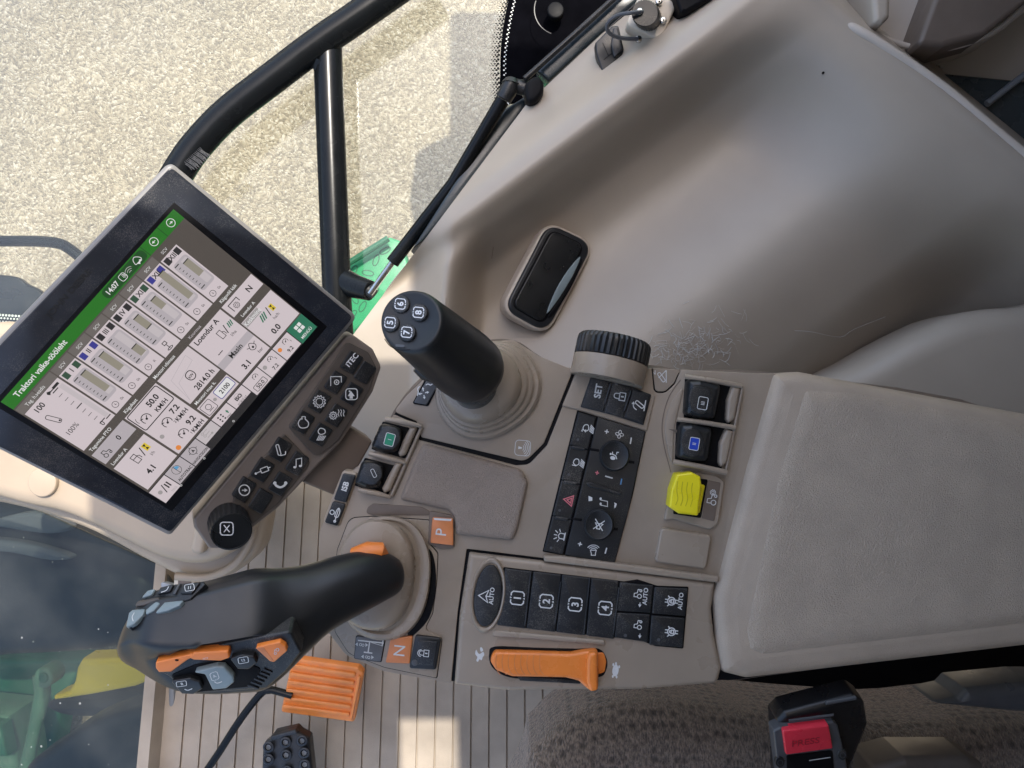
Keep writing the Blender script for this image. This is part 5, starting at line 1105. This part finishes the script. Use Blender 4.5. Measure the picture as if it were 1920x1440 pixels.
# header tabs
for i in range(8):
    lay[0] = 2; rect(i * 100 + (3 if i > 1 else 3), 58, i * 100 + 98, 92, e_hd)
    if i > 1 or 0: pass
lay[0] = 3
tx('Tag. h.seadis', 90, 78, 14, e_wht, b=.0)
names = ['I', 'II', 'III', 'IV', 'XI', 'XII', 'XIII']; cols = [e_gd, e_blue, e_blk, e_blk, e_gd, e_blue, e_blk]
bars = [(150, 262), (155, 250), (228, 276), (160, 226), (162, 216), (120, 268), (160, 240)]
# rear hitch card
lay[0] = 3; rect(8, 94, 196, 352, e_card)
tx('100', 62, 118, 22, b=.02); ic(150, 108, 20, [('s', [(-1.3, .1), (.1, .1)]), ('f', [(0, -.25), (1.6, -.25), (1.6, .25), (0, .25)]), ('f', [(-1.3, -.4), (-.6, 0), (-1.3, .5), (-1.6, 0)])], w=.2)
ic(52, 185, 34, [('c', rrect(0, 0, .5, 1.7, -20, .25)), ('f', ell(.25, .6, .12, n=8))], w=.08); tx('100%', 60, 262, 20, b=.0); tx('0', 142, 335, 20, b=.01)
for i in range(9): ln([(135, 120 + i * 26), (155 + (10 if i % 4 == 0 else 0), 120 + i * 26)], 2 if i % 4 else 4)
ln([(165, 335), (190, 335)], 4); lay[0] = 4; rect(168, 120, 188, 330, e_trk)
for i, nme in enumerate(names):
    x = 201 + i * 100; tx('SCV', x + 46, 77, 12, e_wht, b=.0)
    lay[0] = 3; rect(x + 3, 94, x + 96, 352, e_card if i % 2 == 0 else e_card2 if 0 else e_card)
    lay[0] = 4; rect(x + 9, 100, x + 90, 128, cols[i]); rect(x + 14, 140, x + 90, 292, e_card2, 16)
    lay[0] = 5; rect(x + 32, 99, x + 67, 129, e_card); 
    lay[0] = 6; rect(x + 52, 150, x + 82, 280, e_trk, 4)
    lay[0] = 7; b0, b1 = bars[i]; rect(x + 52, b0, x + 82, b1, e_bar); lay[0] = 8; rect(x + 52, b0, x + 82, b0 + 4, e_txt)
    if i == 3: rect(x + 52, b1 - 4, x + 82, b1, e_txt)
    tx(nme, x + 50, 114, 20, e_txt if i % 2 == 0 or 1 else e_wht, b=.02)
    ln([(x + 18, 150), (x + 40, 150)], 4); ln([(x + 18, 278), (x + 40, 278)], 4)
    for k in range(1, 8): ln([(x + 24, 150 + k * 16), (x + 34, 150 + k * 16)], 2.5)
    if i == 3: ic(x + 48, 325, 22, [('c', [(-.35, -.9), (.35, -.9), (.35, -.3), (-.35, -.3)]), ('s', [(0, -.3), (0, .7)]), ('c', ell(0, .7, .6, .2, n=8))])
    else: ic(x + 32, 325, 16, CLOCK); tx('0s' if i != 2 else 'K', x + 68, 327, 11, b=.0)
# lower grid
lay[0] = 3
for x0, y0, x1, y1, m in ((8, 387, 196, 452, e_card2), (10, 488, 196, 652, e_card), (206, 389, 396, 652, e_card), (406, 389, 596, 552, e_card), (406, 586, 596, 652, e_card), (603, 389, 799, 652, e_card), (808, 389, 996, 454, e_card), (806, 493, 996, 652, e_card)): rect(x0, y0, x1, y1, m)
tx('Tagumine PTO', 82, 372, 14, e_wht, b=.01); tx('Loendur A', 64, 472, 14, e_wht, b=.01); tx('Kiigukast', 262, 374, 14, e_wht, b=.01); tx('Mootori võimsus', 470, 372, 14, e_wht, b=.01, sx=.9)
tx('Mootori max k.', 480, 569, 14, e_wht, b=.01); tx('Käiguvõll käik', 872, 372, 14, e_wht, b=.01, sx=.9); tx('Loendur A', 872, 474, 13, e_wht, b=.01); tx('Koormus', 660, 372, 13, e_card2, b=.01)
ic(50, 425, 22, TRACTOR); tx('0', 128, 420, 22, b=.02)
tx('4.1', 88, 605, 25, b=.03); ic(95, 530, 22, [('c', [(-.6, -.9), (.4, -.9), (.4, .9), (-.6, .9)]), ('s', [(.4, -.3), (.8, 0), (.8, .7)]), ('s', [(-.6, -.2), (.4, -.2)])]); ln([(125, 550), (138, 510)], 4); lay[0] = 5; rect(145, 512, 168, 545, e_yel); ic(156, 528, 14, [('f', [(-.5, -.9), (.5, -.9), (0, 0)]), ('f', [(-.5, .9), (.5, .9), (0, 0)])]); tx('l/h', 150, 566, 14, b=.0)
ln(rrect(300, 440, 176, 92, 0, 10), 4, closed=True); ic(255, 455, 26, GAUGE); ic(240, 438, 16, [('s', ell(0, 0, 1.2, n=8, a0=150, a1=230))]); tx('50.0', 330, 425, 24, b=.03); tx('KM/H', 335, 464, 19, b=.02)
ic(290, 530, 26, GAUGE); tx('2', 310, 552, 12, b=.01); tx('7.2', 352, 515, 24, b=.03); tx('KM/H', 350, 553, 19, b=.02)
ic(290, 612, 26, GAUGE); tx('1', 310, 634, 12, b=.01); tx('9.2', 352, 597, 24, b=.03); tx('KM/H', 350, 635, 19, b=.02)
ic(228, 552, 12, [('f', ell(0, 0, .8, n=12))], e_gry); ic(228, 634, 14, [('f', ell(0, 0, .8, n=12))], e_or)
ln([(420, 540), (440, 430), (560, 405), (560, 440), (450, 460), (420, 540)], 1.5, e_card2); ic(505, 475, 26, [('c', cr([(-.7, -.3), (-.3, -.7), (.4, -.7), (.7, -.2), (.6, .5), (0, .8), (-.6, .5)], 3))], w=.14); tx('kW', 505, 477, 12, b=.02); tx('2814.0 h', 525, 528, 24, b=.02, sx=.9)
lay[0] = 5; rect(500, 592, 590, 640, e_wht, 8); ln(rrect(545, 616, 90, 48, 0, 8), 3, e_blue, True); tx('2100', 545, 617, 19, b=.02); ln(rrect(440, 620, 56, 54, 0, 8), 2.5, closed=True); ic(440, 618, 18, [('c', ell(0, 0, .7, n=12)), ('s', [(-.7, .95), (.7, .95)])]); ic(482, 618, 10, [('f', ell(0, 0, .8, n=12))], e_gry)
tx('Loendur A', 690, 408, 22, b=.02); ic(720, 460, 20, [('c', [(-.6, -.9), (.4, -.9), (.4, .9), (-.6, .9)]), ('s', [(.4, -.3), (.8, 0), (.8, .7)])]); ln([(742, 478), (754, 440)], 4); [ln([(764 + k * 9, 468), (772 + k * 9, 446)], 5, e_teal) for k in range(3)]; tx('l/ha', 755, 494, 14, b=.0); tx('---', 655, 505, 20, b=.02)
lay[0] = 4; rect(603, 532, 799, 566, e_card2); tx('Masin', 700, 550, 22, b=.02); tx('3.1', 680, 622, 25, b=.03); ic(758, 590, 22, [('c', cr([(0, -.8), (.7, .2), (0, .8), (-.7, .2)], 4)), ('f', ell(0, .2, .25, n=8)), ('s', [(-1.1, -.4), (-.6, -.1)]), ('s', [(1.1, -.4), (.6, -.1)])]); tx('bar', 768, 626, 14, b=.0)
ln([(830, 440), (830, 405), (880, 405), (880, 425)], 3.5); ic(856, 428, 15, GEAR); tx('N', 942, 422, 24, b=.02)
rect(808, 496, 900, 524, e_gry); tx('Keskmine', 858, 510, 20, e_wht, b=.01, sx=.85); [ln([(868 + k * 11, 560), (882 + k * 11, 530)], 6, e_teal) for k in range(3)]; ln([(912, 565), (924, 525)], 4); lay[0] = 5; rect(932, 530, 952, 560, e_yel); ic(942, 545, 13, [('f', [(-.5, -.9), (.5, -.9), (0, 0)]), ('f', [(-.5, .9), (.5, .9), (0, 0)])]); tx('ha/h', 925, 582, 14, b=.0); tx('0.0', 880, 618, 25, b=.03)
# bottom bar
for x0, x1, m, yb in ((2, 98, e_card, 748), (102, 198, e_card2, 742), (202, 298, e_card2, 742), (302, 398, e_trk, 715), (402, 498, e_card, 715), (502, 598, e_card, 715), (602, 698, e_card, 745), (702, 798, e_card, 745), (802, 898, e_card, 745)):
    lay[0] = 3; rect(x0, 664, x1, yb, m)
ic(28, 700, 12, [('f', ell(0, 0, .8, n=12))], e_gry); ln([(44, 722), (56, 682)], 4); ln([(66, 716), (66, 688)], 6); ln([(78, 716), (78, 688)], 6); tx('TDG', 72, 736, 10, e_gry, b=0)
ic(145, 690, 22, [('c', ell(0, 0, .9, n=16))], e_txt, .08); d.fill(scr, [(145, 690), (145, 672), (158, 678), (163, 690)], e_sky, SH + 1.6e-4); ln([(145, 670), (145, 710)], 2); tx('AUTOTRAC', 152, 728, 13, b=.02, sx=.82)
ic(250, 690, 18, [('c', ell(0, 0, .9, n=16)), ('f', [(0, -.5), (.4, .4), (0, .2), (-.4, .4)]), ('s', [(0, -1.3), (0, -.9)]), ('s', [(0, .9), (0, 1.3)]), ('s', [(-1.3, 0), (-.9, 0)]), ('s', [(.9, 0), (1.3, 0)])]); tx('NAVIGATSIOON', 250, 728, 12, b=.02, sx=.72)
ic(345, 688, 18, [('c', ell(-.8, -.8, .3, n=8)), ('s', [(-.5, -.8), (.8, -.8)]), ('c', ell(-.8, 0, .3, n=8)), ('s', [(-.5, 0), (.8, 0)]), ('f', ell(.8, .8, .3, n=8)), ('s', [(-.8, .8), (.5, .8)])], e_gry)
for k in range(6): d.fill(scr, ell(425 + (k % 2) * 18, 680 + (k // 2) * 12, 4, n=8), e_txt, SH + 1.6e-4)
ic(470, 692, 14, ARR(90) , e_teal, .4); tx('ITEC', 462, 711, 9, b=.01)
ic(548, 688, 20, [('c', ell(0, 0, .9, n=14))], e_gry, .07); tx('ISO', 548, 688, 16, b=.04); tx('ISOBUS VT', 548, 711, 9, b=.0, sx=.9)
for x, n_, v, c_ in ((650, '', '50.0', None), (750, '2', '7.2', e_gry), (850, '1', '9.2', e_or)):
    ic(x + 12, 686, 16, GAUGE); tx(v, x, 724, 17, b=.02)
    if c_: ic(x - 32, 692, 11, [('f', ell(0, 0, .9, n=12))], c_); tx(n_, x + 30, 700, 11, b=.01)
    else: ln(rrect(x, 724, 66, 28, 0, 6), 2.5, closed=True)
lay[0] = 4; rect(902, 658, 1000, 750, e_teal)
for dx in (0, 1):
    for dy in (0, 1): lay[0] = 6; rect(930 + dx * 20, 674 + dy * 20, 946 + dx * 20, 690 + dy * 20, e_wht, 2)
tx('MENÜÜ', 950, 730, 13, e_wht, b=.01)
for x in (100, 250, 452): d.stroke(scr, ell(x, 748 if x < 400 else 740, 4, n=10), 1.6, e_wht, SH + 1.6e-4, True)
d.build('display', mon)

# ============================================================ keypad below the monitor
KS = Surf(scr.O - scr.N * .010, scr.N, scr.U)
root = kp = thing('shortcut_keypad', 'taupe keypad bar with black shortcut keys and a round X knob below the display', 'keypad', KS.base(550, 850) - KS.N * .02)
g = MB(); g.slab(KS, rp([(648, 630, 10), (662, 628, 10), (700, 655, 14), (716, 688, 16), (700, 735, 16), (640, 830, 20), (600, 870, 30), (520, 955, 50), (450, 1010, 20), (420, 1030, 10), (392, 1030, 10), (364, 990, 6), (363, 972, 6)], 10, 7), m_kshell, top=0, thick=.02, bev=.003, seg=4)
g.slab(KS, rp([(650, 640, 8), (690, 660, 12), (706, 690, 14), (692, 732, 14), (634, 825, 12), (592, 858, 20), (540, 800, 6)], 8, 6), m_kpd, top=.0022, thick=.005, bev=.001)
g.slab(KS, rp([(532, 812, 6), (584, 866, 16), (520, 945, 30), (448, 1002, 14), (428, 985), (440, 920)], 8, 6), m_kpd, top=.0018, thick=.005, bev=.001); g.build('housing', kp)
KA = [((630, 680), (0)), ]
def qk(cx, cy, w, h, items, blank=False, lbl=None):
    # keys are skewed parallelograms: along (-.62,.78)?? use keypad axes
    u = Vector((.60, -.80)); v = Vector((.80, .48)).normalized(); u = Vector((.54, -.84)).normalized(); v = Vector((.88, .50)).normalized(); w *= 1.32; h *= .92
    pts = [(cx + u.x * a * w + v.x * b * h, cy + u.y * a * w + v.y * b * h) for a, b in ((-.5, -.5), (.5, -.5), (.5, .5), (-.5, .5))]
    g = MB(); g.slab(KS, rp(pts, 3), m_key, top=.0042, thick=.004, bev=.0008)
    for f_ in items: f_(g)
    o = g.build('shortcut_key', kp)
hk = .0044
kk = lambda s, it, w=.13: (lambda cx, cy: (lambda g: icon(g, KS, cx, cy, s, 0, it, m_lt, w, hk)))
def KI(cx, cy, s, it, w=.14, a=0): return lambda g: icon(g, KS, cx, cy, s, a, it, m_lt, w, hk)
def KT(t, cx, cy, s): return lambda g: g.text(KS, t, cx, cy, s, 0, m_white, .02, h=hk)
qk(658, 678, 28, 30, [KT('iTEC', 658, 673, 10)])
qk(683, 697, 28, 30, [])
qk(628, 715, 29, 30, [KI(628, 713, 11, [('s', [(-.9, .8), (-.9, -.8), (.9, -.8), (.9, .2)]), ('c', ell(.1, .15, .4, n=8)), ('f', ell(.1, .15, .15, n=6))])])
qk(658, 737, 29, 30, [KI(657, 737, 12, [('c', rrect(0, 0, 1.8, 1.7, 0, .5)), ('f', [(-.1, -.5), (.5, .3), (.2, .3), (.2, .7), (-.3, .7), (-.3, .3), (-.6, .3)]), ('f', ell(-.3, -.45, .15, n=6))])])
qk(597, 751, 29, 30, [KI(597, 751, 12, [('c', [(x * (1.15 if i % 2 else .9), y * (1.15 if i % 2 else .9)) for i, (x, y) in enumerate(ell(0, 0, .85, n=24))]), ('c', ell(0, 0, .55, n=14))], .12)])
qk(629, 777, 29, 30, [KI(623, 777, 8, GEAR, .18), KI(636, 772, 8, [('s', cr([(x_, -.8), (x_ + .2, -.3), (x_, .2), (x_ + .2, .8)], 3, False)) for x_ in (-.5, .1, .7)], .16)])
qk(567, 790, 29, 31, [KI(567, 790, 12, [('c', cr([(-.8, .1), (-.45, -.55), (-.2, -.55), (-.2, -.9), (.3, -.9), (.3, -.55), (.8, .0), (.6, .7), (-.4, .8)], 3))])])
qk(600, 813, 29, 31, [KI(600, 812, 12, LAMP)])
qk(524, 841, 30, 31, [KI(523, 841, 12, [('c', rrect(-.2, 0, .45, 1.7, -15, .22)), ('s', [(.1, .9), (.9, .7)]), ('s', [(.9, .2), (.9, .7)])])])
qk(556, 867, 30, 31, [KI(556, 866, 11, NOTE)])
qk(491, 879, 30, 31, [KI(491, 879, 12, [('s', [(-1.1, .5), (-.2, .1)]), ('c', rrect(.3, -.1, 1.2, .7, -20, .12)), ('f', ell(-1.05, .5, .2, n=6)), ('s', [(.9, -.4), (1.2, -.5)])])])
qk(525, 905, 30, 31, [KI(524, 904, 12, [('s', cr([(-.9, -.1), (-.6, .3), (0, .55), (.6, .3), (.9, -.1)], 4, False)), ('f', ell(-.85, -.1, .28, n=8)), ('f', ell(.85, -.1, .28, n=8))], .35)])
qk(457, 916, 32, 31, [KI(457, 916, 11, CIRC_ARR(0), .17)])
qk(488, 937, 32, 31, [])
g = MB(); kz = KS
def kr(cx, cy, r_, h, n=96, dep=0):
    c_ = KS.base(cx, cy); rr_ = r_ * KS.k(cx, cy)
    return [c_ + KS.N * h + (KS.U * math.cos(2*math.pi*i/n) - KS.V * math.sin(2*math.pi*i/n)) * (rr_ * (1 - (dep if i % 4 in (0, 1) else 0))) for i in range(n)]
kc = (429, 978)
g.rings([kr(*kc, 38, 0, dep=0), kr(*kc, 38, .004, dep=.06), kr(*kc, 37, .022, dep=.06), kr(*kc, 36, .0235), kr(*kc, 33.5, .0238), kr(*kc, 33, .023)], m_knob)
KT2 = Surf(KS.base(*kc) + KS.N * .023, KS.N, KS.U); icon(g, KT2, 425, 991, 15, 0, [('c', rrect(0, 0, 1.6, 1.6, 0, .4)), ('s', [(-.35, -.45), (.35, .45)]), ('s', [(-.35, .45), (.35, -.45)])], m_white, .13, .0003); g.build('dial_knob', kp)
g = MB(); g.slab(Surf(KS.O - KS.N * .012, KS.N), rp([(640, 790), (700, 828), (640, 935), (565, 905)], 6), m_taupe_d, top=0, thick=.02, bev=.003)
tag(g.build('monitor_arm'), 'dark taupe arm joining the keypad to the console', 'bracket')
